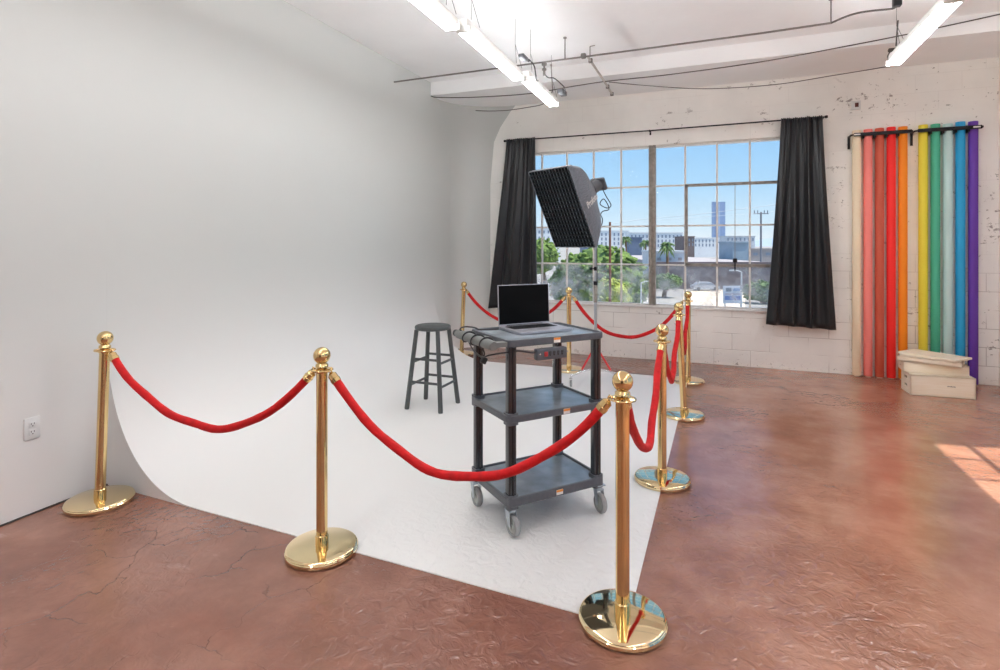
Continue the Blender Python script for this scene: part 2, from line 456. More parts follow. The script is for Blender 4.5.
# beam above the far wall, cove in the far left corner
prof = [(6.2, CZ+.01), (6.2, 3.36), (WY1+.02, 3.387), (WY1+.02, CZ+.01)]
m = MB(); m.loft([[Vector((x, y, z)) for y, z in prof] for x in (WX0, WX1)]); t_ = m.build('trim_1', 'ceiling', None, 0)
structure(t_, 'white painted beam along the far wall', 'beam')
m = MB()
R = .42; cx, cy = WX0+R, WY1-R
rings = []
for z in (0, 1.2, 2.3, 2.9, 3.1, 3.3, 3.388):
    k = max(0.0, (z-2.6)/.79); rr = R*(1+.9*k*k)
    ccx, ccy = WX0+rr, WY1-rr
    ring = [Vector((WX0-.01, WY1+.01, z))]
    for i in range(9):
        a = PI-(PI/2)*i/8
        ring.append(Vector((ccx+rr*math.cos(a), ccy+rr*math.sin(a), z)))
    rings.append(ring)
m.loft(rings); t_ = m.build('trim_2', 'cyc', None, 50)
structure(t_, 'plastered cove rounding the far left corner', 'corner')
m = MB(); m.b2(WX0, WX0+.012, WY0, 2.2, 0, .006); t_ = m.build('trim_3', 'slot', None, 0)  # thin dark strip laid along the foot of the wall
structure(t_, 'thin dark strip standing in for the gap where the left wall meets the floor', 'trim')

# ------------------------------------------------------------------ cyclorama
ARC = [(-.33, 0), (-.33, .004), (-1.5, .004), (-2.55, .004)]
for i in range(0, 29):
    a = (PI/2)*i/28; pw = 2/2.2
    ARC.append((-2.68-.7685*math.sin(a)**pw, .954-.95*max(0.0, math.cos(a))**pw))
ARC += [(-3.4492, 1.1), (-3.4494, 1.3), (-3.4498, 1.3), (-3.4498, 0)]
m = MB()
rings = []
for k in range(21):
    ring = []
    for x, z in ARC:
        y0 = 2.115+(.085)*(-.33-x)/3.12
        if k == 0: y = y0
        else: y = y0+(6.28-y0)*k/20
        ring.append(Vector((x, y, z)))
    rings.append(ring)
m.loft(rings)
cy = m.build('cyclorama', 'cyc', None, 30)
tag(cy, 'white painted cyclorama curving from the left wall onto the floor', 'backdrop')

# ------------------------------------------------------------------ stanchions
def make_stanchion():
    root = empty('stanchion')
    m = MB(); m.lathe([(0, .002), (.150, .002), (.163, .004), (.167, .010), (.1665, .020), (.163, .0235), (.1645, .027), (.162, .031), (.155, .034), (.06, .037), (.03, .038), (0, .038)], seg=64)
    m.build('base', 'gold_plate', root, 40)
    m = MB(); m.lathe([(0, .036), (.030, .036), (.030, .080), (.0262, .084), (.0262, .852), (0, .852)], seg=32)
    m.build('pole', 'gold', root, 40)
    m = MB(); m.lathe([(0, .848), (.031, .848), (.033, .856), (.031, .864), (.020, .868), (.030, .874), (.0285, .886), (.018, .893), (.015, .903), (.017, .908)]
                      + [(.040*math.sin(a), .927-.040*math.cos(a)) for a in [PI*(.17+.83*i/14) for i in range(15)]], seg=32)
    fin = m.build('finial', 'gold', root, 50)
    m = MB()
    m.torus((0, 0, .860), .050, .0035, 28, 6)
    for k in range(4):
        a = PI/4+k*PI/2
        m.tube([(.028*math.cos(a), .028*math.sin(a), .860), (.050*math.cos(a), .050*math.sin(a), .860)], .006, 6)
    m.build('hook_ring', 'gold', root, 50)
    return root
ST = [(-3.24, 2.03), (-1.753, 2.101), (-.351, 2.134), (-.336, 3.501), (-.291, 4.893), (-.324, 6.128), (-1.629, 6.188), (-3.18, 6.55)]
ST_LABEL = [
    'brass ball-top stanchion against the left wall near the outlet, holding one rope end',
    'brass ball-top stanchion at the front edge of the white floor, joining the two longest ropes',
    'nearest and tallest-looking brass stanchion, in front of the cart, mirror-like round base',
    'brass stanchion directly behind the nearest one, on the right edge of the white floor',
    'slightly left-leaning brass stanchion, third from the front on the right edge of the white floor',
    'farthest brass stanchion on the right edge of the white floor, at the far corner',
    'brass stanchion behind the laptop and cart, below the window, next to the softbox stand',
    'farthest left brass stanchion, between the wooden stool and the left curtain']
GR = 'brass stanchions around the white cyclorama'
st0 = make_stanchion()
lean = {0: (-.0, .030), 4: (0, -.055), 7: (0, .03)}
STO = []
for i, (x, y) in enumerate(ST):
    o = st0 if i == 0 else copy_tree(st0)
    o.location = (x, y, 0.0 if i != 3 else .0); o.rotation_euler.z = .3*i
    tag(o, ST_LABEL[i], 'stanchion', GR); STO.append(o)
# the poles of two stanchions lean a little in their bases
LEAN = [0, 0, 0, 0, 0, 0, 0, 0]
def lean_parts(o, ang):
    # rotate pole, finial and ring about the base centre in the camera-parallel vertical plane
    rz = o.rotation_euler.z
    ax = Vector((SA, -CA, 0)); ax = Matrix.Rotation(-rz, 3, 'Z') @ ax   # axis towards the camera
    q = Matrix.Rotation(-ang, 4, ax)
    piv = Matrix.Translation((0, 0, .037))
    for ch in [c for c in bpy.data.objects if c.parent == o]:
        if not ch.name.startswith('base'):
            ch.matrix_local = piv @ q @ piv.inverted()
LEAN[0], LEAN[4], LEAN[7] = math.radians(1.9), math.radians(-2.9), math.radians(2.0)
for i, a in enumerate(LEAN):
    if a: lean_parts(STO[i], a)
def ring_center(i):
    p = Vector((ST[i][0], ST[i][1], .856))
    r = Vector((CA, SA, 0)); return p + r*math.sin(LEAN[i])*.82
    
ROPES = [(0, 1, .335), (1, 2, .385), (2, 3, .40), (3, 4, .385), (4, 5, .43), (5, 6, .42), (6, 7, .36)]
ROPE_LABEL = [
    'red velvet rope sagging from the stanchion at the left wall to the front middle stanchion',
    'longest-looking red velvet rope, sagging in front of the cart to the nearest stanchion',
    'red velvet rope hanging in a narrow V just behind the nearest stanchion',
    'red velvet rope hanging between the second and third stanchions of the right-hand row',
    'red velvet rope between the two farthest stanchions of the right-hand row',
    'red velvet rope sagging below the window behind the softbox stand',
    'red velvet rope passing behind the laptop, ending at the far left stanchion']
for k, (i, j, sag) in enumerate(ROPES):
    a, b_ = ring_center(i), ring_center(j)
    d = (b_-a); d.z = 0; d.normalize()
    root = thing('velvet_rope', ROPE_LABEL[k], 'rope', tuple(a), 0, 'red velvet ropes between the stanchions')
    p0 = a+d*.075+Vector((0, 0, -.035)); p1 = b_-d*.075+Vector((0, 0, -.035))
    n = 40; pts = []
    rnd = random.Random(k)
    ph = rnd.random()*6
    side = Vector((-d.y, d.x, 0))
    L = (p1-p0).length
    cc = 1.15 if k < 2 else (1.9 if k in (2, 3, 4) else 1.3)
    for q in range(n+1):
        s_ = q/n; x = 2*s_-1
        prof_ = (1-(math.cosh(cc*x)-1)/(math.cosh(cc)-1)) if k not in (2, 3, 4) else (1-abs(x)**1.55)
        if k in (2, 3, 4):
            xx = math.sqrt(x*x+.02)-math.sqrt(.02); prof_ = 1-xx/(math.sqrt(1.02)-math.sqrt(.02))
            prof_ = .55*prof_+.45*(1-x*x)
        z = -sag*.93*prof_
        wob = .006*math.sin(9*s_+ph)+.004*math.sin(23*s_+ph*2)
        pts.append(p0.lerp(p1, s_)+Vector((0, 0, z+wob*.8*(1-x**4)))+side*wob*.9*(1-x**4))
    dirA = (pts[1]-pts[0]).normalized(); dirB = (pts[-2]-pts[-1]).normalized()
    rs = [.0195*(1+.035*math.sin(q*1.3+ph)+.02*math.sin(q*2.9)) for q in range(n+1)]
    MB().tube(pts, rs, 14).build('velvet', 'velvet', root, 60, world=True)
    for (pp, dd, rc) in ((pts[0], dirA, a), (pts[-1], dirB, b_)):
        o0 = pp-dd*.034
        m = MB(); m.tube([pp+dd*.016, pp-dd*.002, pp-dd*.004, pp-dd*.026, o0, o0-dd*.006], [.0225, .0235, .0215, .0205, .012, .006], 16)
        fe = m.build('end_cap', 'gold', root, 40, world=True)
        hor = Vector((pp.x-rc.x, pp.y-rc.y, 0)).normalized()
        top = rc+hor*.050+Vector((0, 0, .004))
        m = MB(); m.tube([o0-dd*.004, (o0-dd*.004).lerp(top, .5)+hor*.006, top+Vector((0, 0, .010)), top-hor*.010+Vector((0, 0, .004)), top-hor*.009-Vector((0, 0, .010))], .0032, 8)
        m.build('hook', 'gold', root, 60, world=True)

# ------------------------------------------------------------------ stool
SX, SY = -2.403, 4.36
st = thing('wooden_stool', 'tall dark grey round-seat wooden stool standing on the white cyclorama floor', 'stool', (SX, SY, .004))
m = MB(); m.lathe([(0, .690), (.150, .690), (.160, .697), (.162, .710), (.158, .722), (.148, .728), (0, .730)], seg=40); m.build('seat', 'stool', st, 40)
corners = [(-1, -1), (1, -1), (1, 1), (-1, 1)]
def legpos(c_, z): k = .168-.062*(z/.69); return Vector((c_[0]*k, c_[1]*k, z))
for c_ in corners:
    m = MB(); m.tube([legpos(c_, 0), legpos(c_, .02), legpos(c_, .35), legpos(c_, .692)], [.0195, .021, .020, .019], 12); m.build('leg', 'stool', st, 40)
for i in range(4):
    a_, b_ = corners[i], corners[(i+1) % 4]
    for z in ((.24, .44) if i % 2 == 0 else (.21, .41)):
        m = MB(); m.tube([legpos(a_, z), legpos(b_, z)], .011, 10); m.build('rung', 'stool', st, 40)

# ------------------------------------------------------------------ utility cart
CANG = math.radians(50)
CX, CY = -.945, 2.885
cart = thing('utility_cart', 'dark grey three-shelf rolling cart with glossy black posts and orange-white stickers', 'cart', (CX, CY, .004), CANG)
CL, CW = .60, .445
def shelf(z0, z1, name='shelf'):
    m = MB()
    m.loft([rrect(CL-.012, CW-.012, .03, z0), rrect(CL, CW, .035, z0+.006), rrect(CL, CW, .035, z1-.003), rrect(CL-.006, CW-.006, .033, z1),
            rrect(CL-.026, CW-.026, .028, z1), rrect(CL-.032, CW-.032, .026, z1-.011)], cap0=True, cap1=True)
    for sx in (-1, 1):
        for sy in (-1, 1):
            m.loft([rrect(.062, .062, .014, z0-.012, 5, sx*(CL/2-.036), sy*(CW/2-.036)), rrect(.062, .062, .014, z1+.010, 5, sx*(CL/2-.036), sy*(CW/2-.036))]) if name != 'top' else None
    return m
PX, PY = CL/2-.036, CW/2-.036
for z0, z1 in ((.150, .196), (.566, .602)):
    sh = shelf(z0, z1).build('shelf', 'plastic', cart, 30)
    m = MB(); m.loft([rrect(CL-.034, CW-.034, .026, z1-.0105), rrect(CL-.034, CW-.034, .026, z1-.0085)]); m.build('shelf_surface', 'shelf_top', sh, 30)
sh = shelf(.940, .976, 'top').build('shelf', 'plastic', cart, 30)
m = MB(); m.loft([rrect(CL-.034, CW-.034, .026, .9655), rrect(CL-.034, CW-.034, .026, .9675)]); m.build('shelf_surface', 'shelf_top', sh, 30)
for sx in (-1, 1):
    for sy in (-1, 1):
        for z0, z1 in ((.206, .554), (.612, .940)):
            m = MB(); m.loft([rrect(.046, .046, .012, z0, 4, sx*PX, sy*PY), rrect(.046, .046, .012, z1, 4, sx*PX, sy*PY)])
            m.tube([(sx*(PX+.0), sy*(PY)-.024*1, z0), (sx*PX, sy*PY-.024, z1)], .006, 6)
            m.build('post', 'post', cart, 30)
# stickers
for X, z in ((-.012, .958), (.048, .584), (.004, .173)):
    m = MB(); m.box((X, -CW/2-.0008, z), (.040, .0016, .026)); lb = m.build('sticker', 'label_white', cart, 0)
    m = MB(); m.box((X, -CW/2-.002, z+.007), (.040, .0012, .011)); m.build('sticker_band', 'label_orange', lb, 0)
# casters: metal fork with grey wheel
def caster(x, y, ang, name='caster'):
    Rm = Matrix.Rotation(ang, 4, 'Z'); T = Matrix.Translation((x, y, 0)) @ Rm
    m = MB(); m.box((0, 0, .146), (.055, .055, .006)); m.lathe([(0, .120), (.020, .120), (.022, .143), (0, .143)], seg=16)
    for s_ in (-1, 1):
        m.loft([[Vector(p) for p in ((-.018, s_*.019, .122), (.020, s_*.019, .122), (-.010, s_*.021, .048), (-.030, s_*.021, .048))],
                [Vector(p) for p in ((-.018, s_*.022, .122), (.020, s_*.022, .122), (-.010, s_*.024, .048), (-.030, s_*.024, .048))]])
    m.box((0, 0, .121), (.04, .044, .006))
    bmesh.ops.transform(m.bm, matrix=T, verts=m.bm.verts[:]); fk = m.build('caster', 'zinc', cart, 40)
    rx = Matrix.Translation((-.020, 0, .0525)) @ Matrix.Rotation(PI/2, 4, 'X')
    m = MB(); m.lathe([(.036, -.013), (.047, -.014), (.0525, -.007), (.0525, .007), (.047, .014), (.036, .013), (.036, -.013)], seg=36)
    bmesh.ops.transform(m.bm, matrix=T @ rx, verts=m.bm.verts[:]); m.build('tyre', 'rubber', fk, 40)
    m = MB(); m.lathe([(0, -.011), (.012, -.013), (.014, -.008), (.034, -.008), (.037, -.012), (.037, .012), (.034, .008), (.014, .008), (.012, .013), (0, .011)], seg=28)
    bmesh.ops.transform(m.bm, matrix=T @ rx, verts=m.bm.verts[:]); m.build('wheel_hub', 'wheel_hub', fk, 40)
for sx, sy, an in ((-1, -1, 96), (1, -1, 84), (-1, 1, 90), (1, 1, 60)):
    caster(sx*(CL/2-(.040 if sx*sy > 0 else .022)), sy*(CW/2-(.045 if sx*sy > 0 else .030)), math.radians(an))
# push handle on the left end
HX = -CL/2-.075
m = MB()
m.tube([(HX, -CW/2+.005, .956), (HX, -CW/2+.02, .956), (HX, CW/2-.02, .956), (HX, CW/2-.005, .956)], [.021, .025, .025, .021], 14)
for yy in (-CW/2+.035, 0.0, CW/2-.035):
    m.loft([[Vector((x, yy+dy, z)) for dy, z in ((-.022, .944), (.022, .944), (.022, .968), (-.022, .968))] for x in (HX, HX+.03, -CL/2+.004)])
m.build('push_handle', simple('handle_plastic', (112, 116, 114), .45, 0, .08, 40), cart, 40)
m = MB(); m.tube([(HX, CW/2-.012, .956), (HX, CW/2+.022, .956)], .0195, 14); m.build('handle_grip', 'black', cart, 40)
# power strip under the front edge
m = MB(); m.box((-.064, -CW/2-.018, .898), (.178, .036, .056), None, .005); ps = m.build('power_strip', 'plastic', cart, 40)
m = MB(); m.box((-.103, -CW/2-.038, .900), (.020, .006, .024), None, .002); m.build('power_switch', 'red_plastic', ps, 40)
for k in range(4):
    m = MB(); x = -.078+.024*k
    m.box((x-.004, -CW/2-.0368, .906), (.004, .002, .013)); m.box((x+.004, -CW/2-.0368, .906), (.004, .002, .013)); m.lathe([(0, 0), (.005, 0), (.005, .002), (0, .002)], (x, -CW/2-.036, .894), 10, Matrix.Rotation(PI/2, 4, 'X'))
    m.build('socket', 'slot', ps, 0)
for x in (-.138, .028):
    m = MB(); m.lathe([(0, 0), (.004, 0), (.004, .002), (0, .003)], (x, -CW/2-.036, .902), 12, Matrix.Rotation(PI/2, 4, 'X')); m.build('screw', 'chrome', ps, 40)
# power cord wound on the handle
cord_pts = []
for k in range(0, 90):
    a = k/89*2*PI*3.0
    y = -.165+.31*(k/89)
    cord_pts.append((HX+.030*math.cos(a)+.004, y, .956+.030*math.sin(a)))
cord_pts += [(HX-.01, .165, .985), (HX+.03, .19, .995), (HX+.08, .17, .99), (-CL/2+.02, .12, .984), (-CL/2+.12, .10, .982)]
cord_lo = [(-.135, -CW/2-.01, .905), (-.18, -CW/2-.02, .912), (-.24, -CW/2+.0, .922), (-.29, -CW/2+.03, .915), (HX+.005, -.17, .905), (HX-.01, -.10, .885), (HX-.01, .0, .905), (HX+.01, .10, .930), (HX+.0, .165, .935)]
def catmull(P, n=8):
    P = [Vector(p) for p in P]; out = []
    for i in range(len(P)-1):
        p0, p1, p2, p3 = P[max(i-1, 0)], P[i], P[i+1], P[min(i+2, len(P)-1)]
        for k in range(n):
            t = k/n
            out.append(.5*((2*p1)+(-p0+p2)*t+(2*p0-5*p1+4*p2-p3)*t*t+(-p0+3*p1-3*p2+p3)*t**3))
    out.append(P[-1]); return out
m = MB(); m.tube(catmull(cord_pts, 3), .0042, 8)
m.build('power_cord', 'cord', cart, 60)
m = MB(); m.tube(catmull(cord_lo), .0042, 8)
m.tube(catmull([(HX+.0, -.09, .93), (HX+.012, -.09, .90), (HX+.01, -.085, .880)]), .004, 8)
m.build('power_cord', 'cord', cart, 60)
m = MB(); m.box((HX+.012, -.083, .862), (.030, .022, .034), Matrix.Rotation(.5, 4, 'Y'), .005); m.tube([(HX+.012, -.083, .890), (HX+.010, -.083, .868)], [.006, .011], 10)
m.build('plug', 'black', cart, 40)

# ------------------------------------------------------------------ laptop on the top shelf
LZ = .004+.9678
lap = thing('laptop', 'open silver laptop with a black screen standing on the cart top shelf', 'laptop', (-.970, 2.948, LZ), math.radians(49.5))
LW, LD = .342, .252
m = MB(); m.loft([rrect(LW-.006, LD-.006, .012, .0015), rrect(LW, LD, .014, .005), rrect(LW, LD, .014, .014), rrect(LW-.003, LD-.003, .013, .0152)]); m.build('laptop_base', 'laptop', lap, 30)
m = MB(); m.box((0, .040, .0155), (.285, .105, .0008)); kb = m.build('keyboard', 'keys', lap, 0)
m = MB()
for r_ in range(5):
    for c_ in range(13):
        m.box((-.130+.0217*c_, -.002+.021*r_, .0165), (.0175, .0165, .0012))
m.build('keycaps', 'black', kb, 0)
m = MB(); m.box((0, -.066, .0155), (.13, .080, .0006)); m.build('trackpad', 'laptop', lap, 0)
tilt = math.radians(-3)
TM = Matrix.Translation((0, LD/2-.004, .016)) @ Matrix.Rotation(tilt, 4, 'X')
m = MB(); m.loft([rrect(LW, .006, .002, 0), rrect(LW, .006, .002, .233)]); bmesh.ops.transform(m.bm, matrix=TM, verts=m.bm.verts[:]); lid = m.build('screen_lid', 'laptop', lap, 30)
m = MB(); m.box((0, -.0036, .119), (LW-.008, .001, .220)); bmesh.ops.transform(m.bm, matrix=TM, verts=m.bm.verts[:]); m.build('display', 'screen', lid, 0)
m = MB(); m.tube([(-.12, LD/2-.004, .0155), (.12, LD/2-.004, .0155)], .005, 10); m.build('hinge', 'black', lap, 40)

# ------------------------------------------------------------------ softbox, strobe, stand
RIGHT, FWD, UP = Vector((CA, SA, 0)), Vector((-SA, CA, 0)), Vector((0, 0, 1))
PD = 5.72
pole_xy = at(595.5, 380, PD)
PXX, PYY = pole_xy.x, pole_xy.y
stand = thing('light_stand', 'chrome light stand on caster legs holding the softbox in front of the window', 'stand', (PXX, PYY, .004))
m = MB(); m.tube([(0, 0, .12), (0, 0, .85)], .016, 14); m.build('pole', 'zinc', stand, 40)
m = MB(); m.tube([(0, 0, .85), (0, 0, .855), (0, 0, 1.03), (0, 0, 1.04)], [.018, .020, .020, .018], 14); m.build('pole_sleeve', 'steel_sash', stand, 40)
m = MB(); m.tube([(0, 0, 1.04), (0, 0, 2.03)], .011, 12); m.build('pole_riser', 'zinc', stand, 40)
m = MB(); m.lathe([(0, 1.03), (.022, 1.03), (.022, 1.07), (0, 1.07)], seg=16); m.build('height_clamp', 'black_metal', stand, 40)
m = MB(); m.box((-.045, 0, 1.20), (.03, .02, .03), None, .004); m.tube([(0, 0, 1.20), (-.04, 0, 1.20)], .006, 8); m.lathe([(0, 1.18), (.017, 1.18), (.017, 1.22), (0, 1.22)], seg=16); m.build('clamp_knob', 'black_metal', stand, 40)
m = MB(); m.lathe([(0, .12), (.03, .12), (.034, .15), (.034, .20), (.022, .22), (0, .22)], seg=18); m.build('base_hub', 'zinc', stand, 40)
for k, ang in enumerate((205, 325, 85)):
    a = math.radians(ang)+YAW
    dx, dy = math.cos(a), math.sin(a)
    m = MB(); m.tube([(dx*.02, dy*.02, .16), (dx*.16, dy*.16, .15), (dx*.30, dy*.30, .115)], .010, 10); m.build('leg', 'chrome', stand, 40)
    m = MB(); m.tube([(dx*.03, dy*.03, .36), (dx*.17, dy*.17, .165)], .010, 8); m.build('brace', 'red_metal', stand, 40)
    m = MB(); m.lathe([(0, .30), (.026, .30), (.026, .38), (0, .38)], seg=14); m.build('collar', 'zinc', stand, 40) if k == 0 else m.bm.free()
    cx_, cy_ = dx*.30, dy*.30
    wt = Matrix.Translation((cx_, cy_, 0)) @ Matrix.Rotation(a+.9, 4, 'Z')
    m = MB(); m.tube([(0, 0, .115), (0, 0, .085)], .008, 8)
    for s_ in (-1, 1): m.box((-.010, s_*.014, .062), (.022, .003, .055))
    m.box((-.004, 0, .088), (.03, .031, .004)); bmesh.ops.transform(m.bm, matrix=wt, verts=m.bm.verts[:]); cs = m.build('caster', 'chrome', stand, 40)
    m = MB(); m.lathe([(0, -.010), (.030, -.010), (.036, -.005), (.036, .005), (.030, .010), (0, .010)], seg=24)
    bmesh.ops.transform(m.bm, matrix=wt @ Matrix.Translation((-.014, 0, .036)) @ Matrix.Rotation(PI/2, 4, 'X'), verts=m.bm.verts[:]); m.build('wheel', 'rubber', cs, 40)

p_, t_ = math.radians(50.8), math.radians(27)
N = (RIGHT*(-math.sin(p_))+FWD*(-math.cos(p_)))*math.cos(t_)-UP*math.sin(t_)
S = RIGHT*math.cos(p_)-FWD*math.sin(p_)
U = -(RIGHT*math.sin(p_)*math.sin(t_)+FWD*math.cos(p_)*math.sin(t_))+UP*math.cos(t_)
FC = at(561.3, 209.2, 5.36)
BM = Matrix((( S.x, U.x, -(-N.x), FC.x), (S.y, U.y, N.y, FC.y), (S.z, U.z, N.z, FC.z), (0, 0, 0, 1)))
# local axes: x along S, y up the face, z along the facing normal N
sb = tag(bpy.data.objects.new('softbox', None), 'black rectangular softbox with a honeycomb grid tilted down in front of the window', 'softbox'); COL.objects.link(sb)
sb.matrix_world = BM; sb.empty_display_size = .1
SW, SH = .548, .84
m = MB()
secs = [(0, SW, SH, .012), (-.02, SW+.002, SH-.004, .015), (-.06, SW-.006, SH-.034, .025), (-.14, SW-.04, SH-.09, .05), (-.23, SW-.10, SH-.17, .07), (-.31, SW-.19, SH-.29, .08), (-.38, SW-.30, SH-.46, .08), (-.43, .20, .20, .07)]
rings = [rrect(SW-.014, SH-.014, .010, -.055, 6)]+[rrect(SW-.014, SH-.014, .010, 0, 6)]
for z, w_, h_, r_ in secs:
    rings.append(rrect(w_, h_, r_, z, 6))
m.loft(rings, cap0=False, cap1=True)
m.build('softbox_shell', 'softbox', sb, 45)
m = MB(); m.loft([rrect(SW-.016, SH-.016, .010, -.040, 4), rrect(SW-.016, SH-.016, .010, -.034, 4)]); m.build('diffuser', 'diffuser', sb, 0)
m = MB()
nx, ny = 13, 20
for i in range(nx+1):
    x = -SW/2+.009+(SW-.018)*i/nx; m.box((x, 0, -.014), (.005, SH-.016, .026))
for j in range(ny+1):
    y = -SH/2+.009+(SH-.018)*j/ny; m.box((0, y, -.014), (SW-.016, .005, .026))
m.build('honeycomb_grid', 'grid', sb, 0)
# white lettering on the right-hand side panel
tc = bpy.data.curves.new('lettering', 'FONT'); tc.body = 'Profoto'; tc.size = .088; tc.extrude = .0008; tc.align_x = 'CENTER'; tc.align_y = 'CENTER'; tc.offset = .0015
to = bpy.data.objects.new('lettering_tmp', tc); COL.objects.link(to)
dg = bpy.context.evaluated_depsgraph_get(); me = bpy.data.meshes.new_from_object(to.evaluated_get(dg)); bpy.data.objects.remove(to)
me.materials.clear(); me.materials.append(M['label_white'])
lt = bpy.data.objects.new('lettering', me); COL.objects.link(lt); lt.parent = sb
# side panel plane between sections z=-.06 and z=-.23 at x=+
e_n = Vector((.97, 0, -.28)).normalized(); e_x = Vector((.28*-1, 0, -.97)); e_x = Vector((-.30, 0, -.954)).normalized(); e_y = Vector((0, 1, 0)); e_n = e_x.cross(e_y).normalized()
if e_n.x < 0: e_n = -e_n
lt.matrix_local = Matrix(((e_x.x, e_y.x, e_n.x, SW/2*.955+.008), (e_x.y, e_y.y, e_n.y, .0), (e_x.z, e_y.z, e_n.z, -.165), (0, 0, 0, 1)))
lt['label'] = 'white maker lettering'

sr = thing('studio_strobe', 'dark grey studio strobe head mounted on the back of the softbox', 'strobe', (0, 0, 0))
sr.matrix_world = BM @ Matrix.Translation((0, 0, -.43))
m = MB(); m.lathe([(0, .0), (.098, .0), (.100, -.012), (.092, -.02), (.070, -.026), (0, -.026)], seg=28); m.build('speed_ring', 'black_metal', sr, 40)
m = MB(); m.lathe([(0, -.02), (.060, -.02), (.062, -.03), (.062, -.17), (.056, -.18), (0, -.18)], seg=28); m.build('strobe_body', 'strobe', sr, 40)
m = MB(); m.loft([rrect(.17, .13, .02, -.175), rrect(.18, .135, .02, -.18), rrect(.18, .135, .02, -.20), rrect(.16, .12, .02, -.207)]); m.build('back_cap', 'strobe', sr, 40)
# bracket from the strobe to the pole top
inv = sr.matrix_world.inverted()
ptop = inv @ Vector((PXX, PYY, 2.03))
m = MB(); m.tube([ptop, ptop+Vector((0, .0, -.0))+(Vector((0, 0, -.10))-ptop)*.5, Vector((0, 0, -.10))], .014, 10); m.build('tilt_bracket', 'black_metal', sr, 40)
# strobe cable
cp = [at(603, 190, PD), at(606, 196, PD), at(611, 205, PD-.02), at(607, 208, PD), at(600, 204, PD+.02), at(604, 199, PD), at(609, 209, PD), at(602, 212, PD), at(598.5, 222, PD), at(601, 226, PD), at(602.5, 219, PD), at(598, 214, PD), at(596.5, 235, PD), at(597, 262, PD), at(596.8, 300, PD)]
m = MB(); m.tube(catmull(cp, 6), .005, 8); cb = m.build('power_cable', 'cord', None, 60)
tag(cb, 'thin black cable looped beside the strobe and hanging down the light stand', 'cable')

# ------------------------------------------------------------------ curtains and rod
def curtain(name, xt0, xt1, xb0, xb1, zt, zb0, zb1, folds, seed, label, y0):
    rnd = random.Random(seed)
    nu, nv = 120, 40
    root = thing(name, label, 'curtain', ((xt0+xt1)/2, y0, min(zb0, zb1)), 0, 'black curtains on the window rod')
    ph = [rnd.random()*2*PI for _ in range(6)]
    cen = sorted([(i+.5+rnd.uniform(-.22, .22))/folds for i in range(folds)])
    def fold(s, t):
        # s across, t 0 top .. 1 bottom
        a = 0
        for i, c_ in enumerate(cen):
            w_ = .42/folds*(1+.25*math.sin(ph[i % 6]))
            a += math.exp(-((s-c_)/w_)**2)*(1 if i % 2 == 0 else .75)
        return a
    m = MB(); grid = []
    for j in range(nv+1):
        t = j/nv; row = []
        e = t**1.15
        for i in range(nu+1):
            s = i/nu
            x0_ = xt0+(xb0-xt0)*e; x1_ = xt1+(xb1-xt1)*e
            zb = zb0+(zb1-zb0)*s
            x = x0_+(x1_-x0_)*s
            z = zt+(zb-zt)*t
            amp = .10*(.3+.7*min(1, t*1.5))
            y = y0-amp*fold(s, t)+.010*math.sin(s*41+ph[0]+t)*(1-t)**3+.006*math.sin(s*90+ph[1])*(1-t)**4+.006*noise.noise(Vector((s*3, t*7, seed)))
            x += .012*math.sin(s*2*PI*folds+ph[2])*t
            if t < .035: z += .006*math.sin(s*130)
            row.append(m.bm.verts.new((x, y, z)))
        grid.append(row)
    for j in range(nv):
        for i in range(nu): m.face([grid[j][i], grid[j][i+1], grid[j+1][i+1], grid[j+1][i]])
    o = m.build('curtain_panel', 'curtain', root, 180, world=True)
    md = o.modifiers.new('thickness', 'SOLIDIFY'); md.thickness = .003
    return root
curtain('curtain', -2.735, -2.320, -2.995, -2.290, 2.90, .575, .640, 5, 3, 'black curtain hanging at the left end of the window', WY1-.105)
curtain('curtain', .640, 1.050, .485, 1.185, 2.895, .540, .510, 4, 11, 'black curtain at the right end of the window, beside the coloured paper rolls', WY1-.105)
rod = thing('curtain_rod', 'long thin black curtain rod above the window', 'curtain rod', (-.83, WY1-.11, 2.875))
m = MB(); m.tube([(-2.76, WY1-.11, 2.884), (-.8, WY1-.11, 2.876), (1.085, WY1-.11, 2.882)], .0085, 10); m.build('rod', 'black_metal', rod, 40, world=True)
for x in (-2.765, 1.09):
    m = MB(); m.lathe([(0, -.014), (.014, -.014), (.017, 0), (.014, .014), (0, .014)], (x, WY1-.11, 2.883), 16, Matrix.Rotation(PI/2, 4, 'Y')); m.build('finial', 'black_metal', rod, 40, world=True)
for x in (-2.74, -.83, 1.06):
    m = MB(); m.box((x, WY1-.006, 2.87), (.02, .012, .06)); m.tube([(x, WY1-.01, 2.868), (x, WY1-.11, 2.864)], .005, 8); m.tube([(x, WY1-.12, 2.886), (x, WY1-.11, 2.862), (x, WY1-.10, 2.886)], .004, 6); m.build('bracket', 'black_metal', rod, 40, world=True)

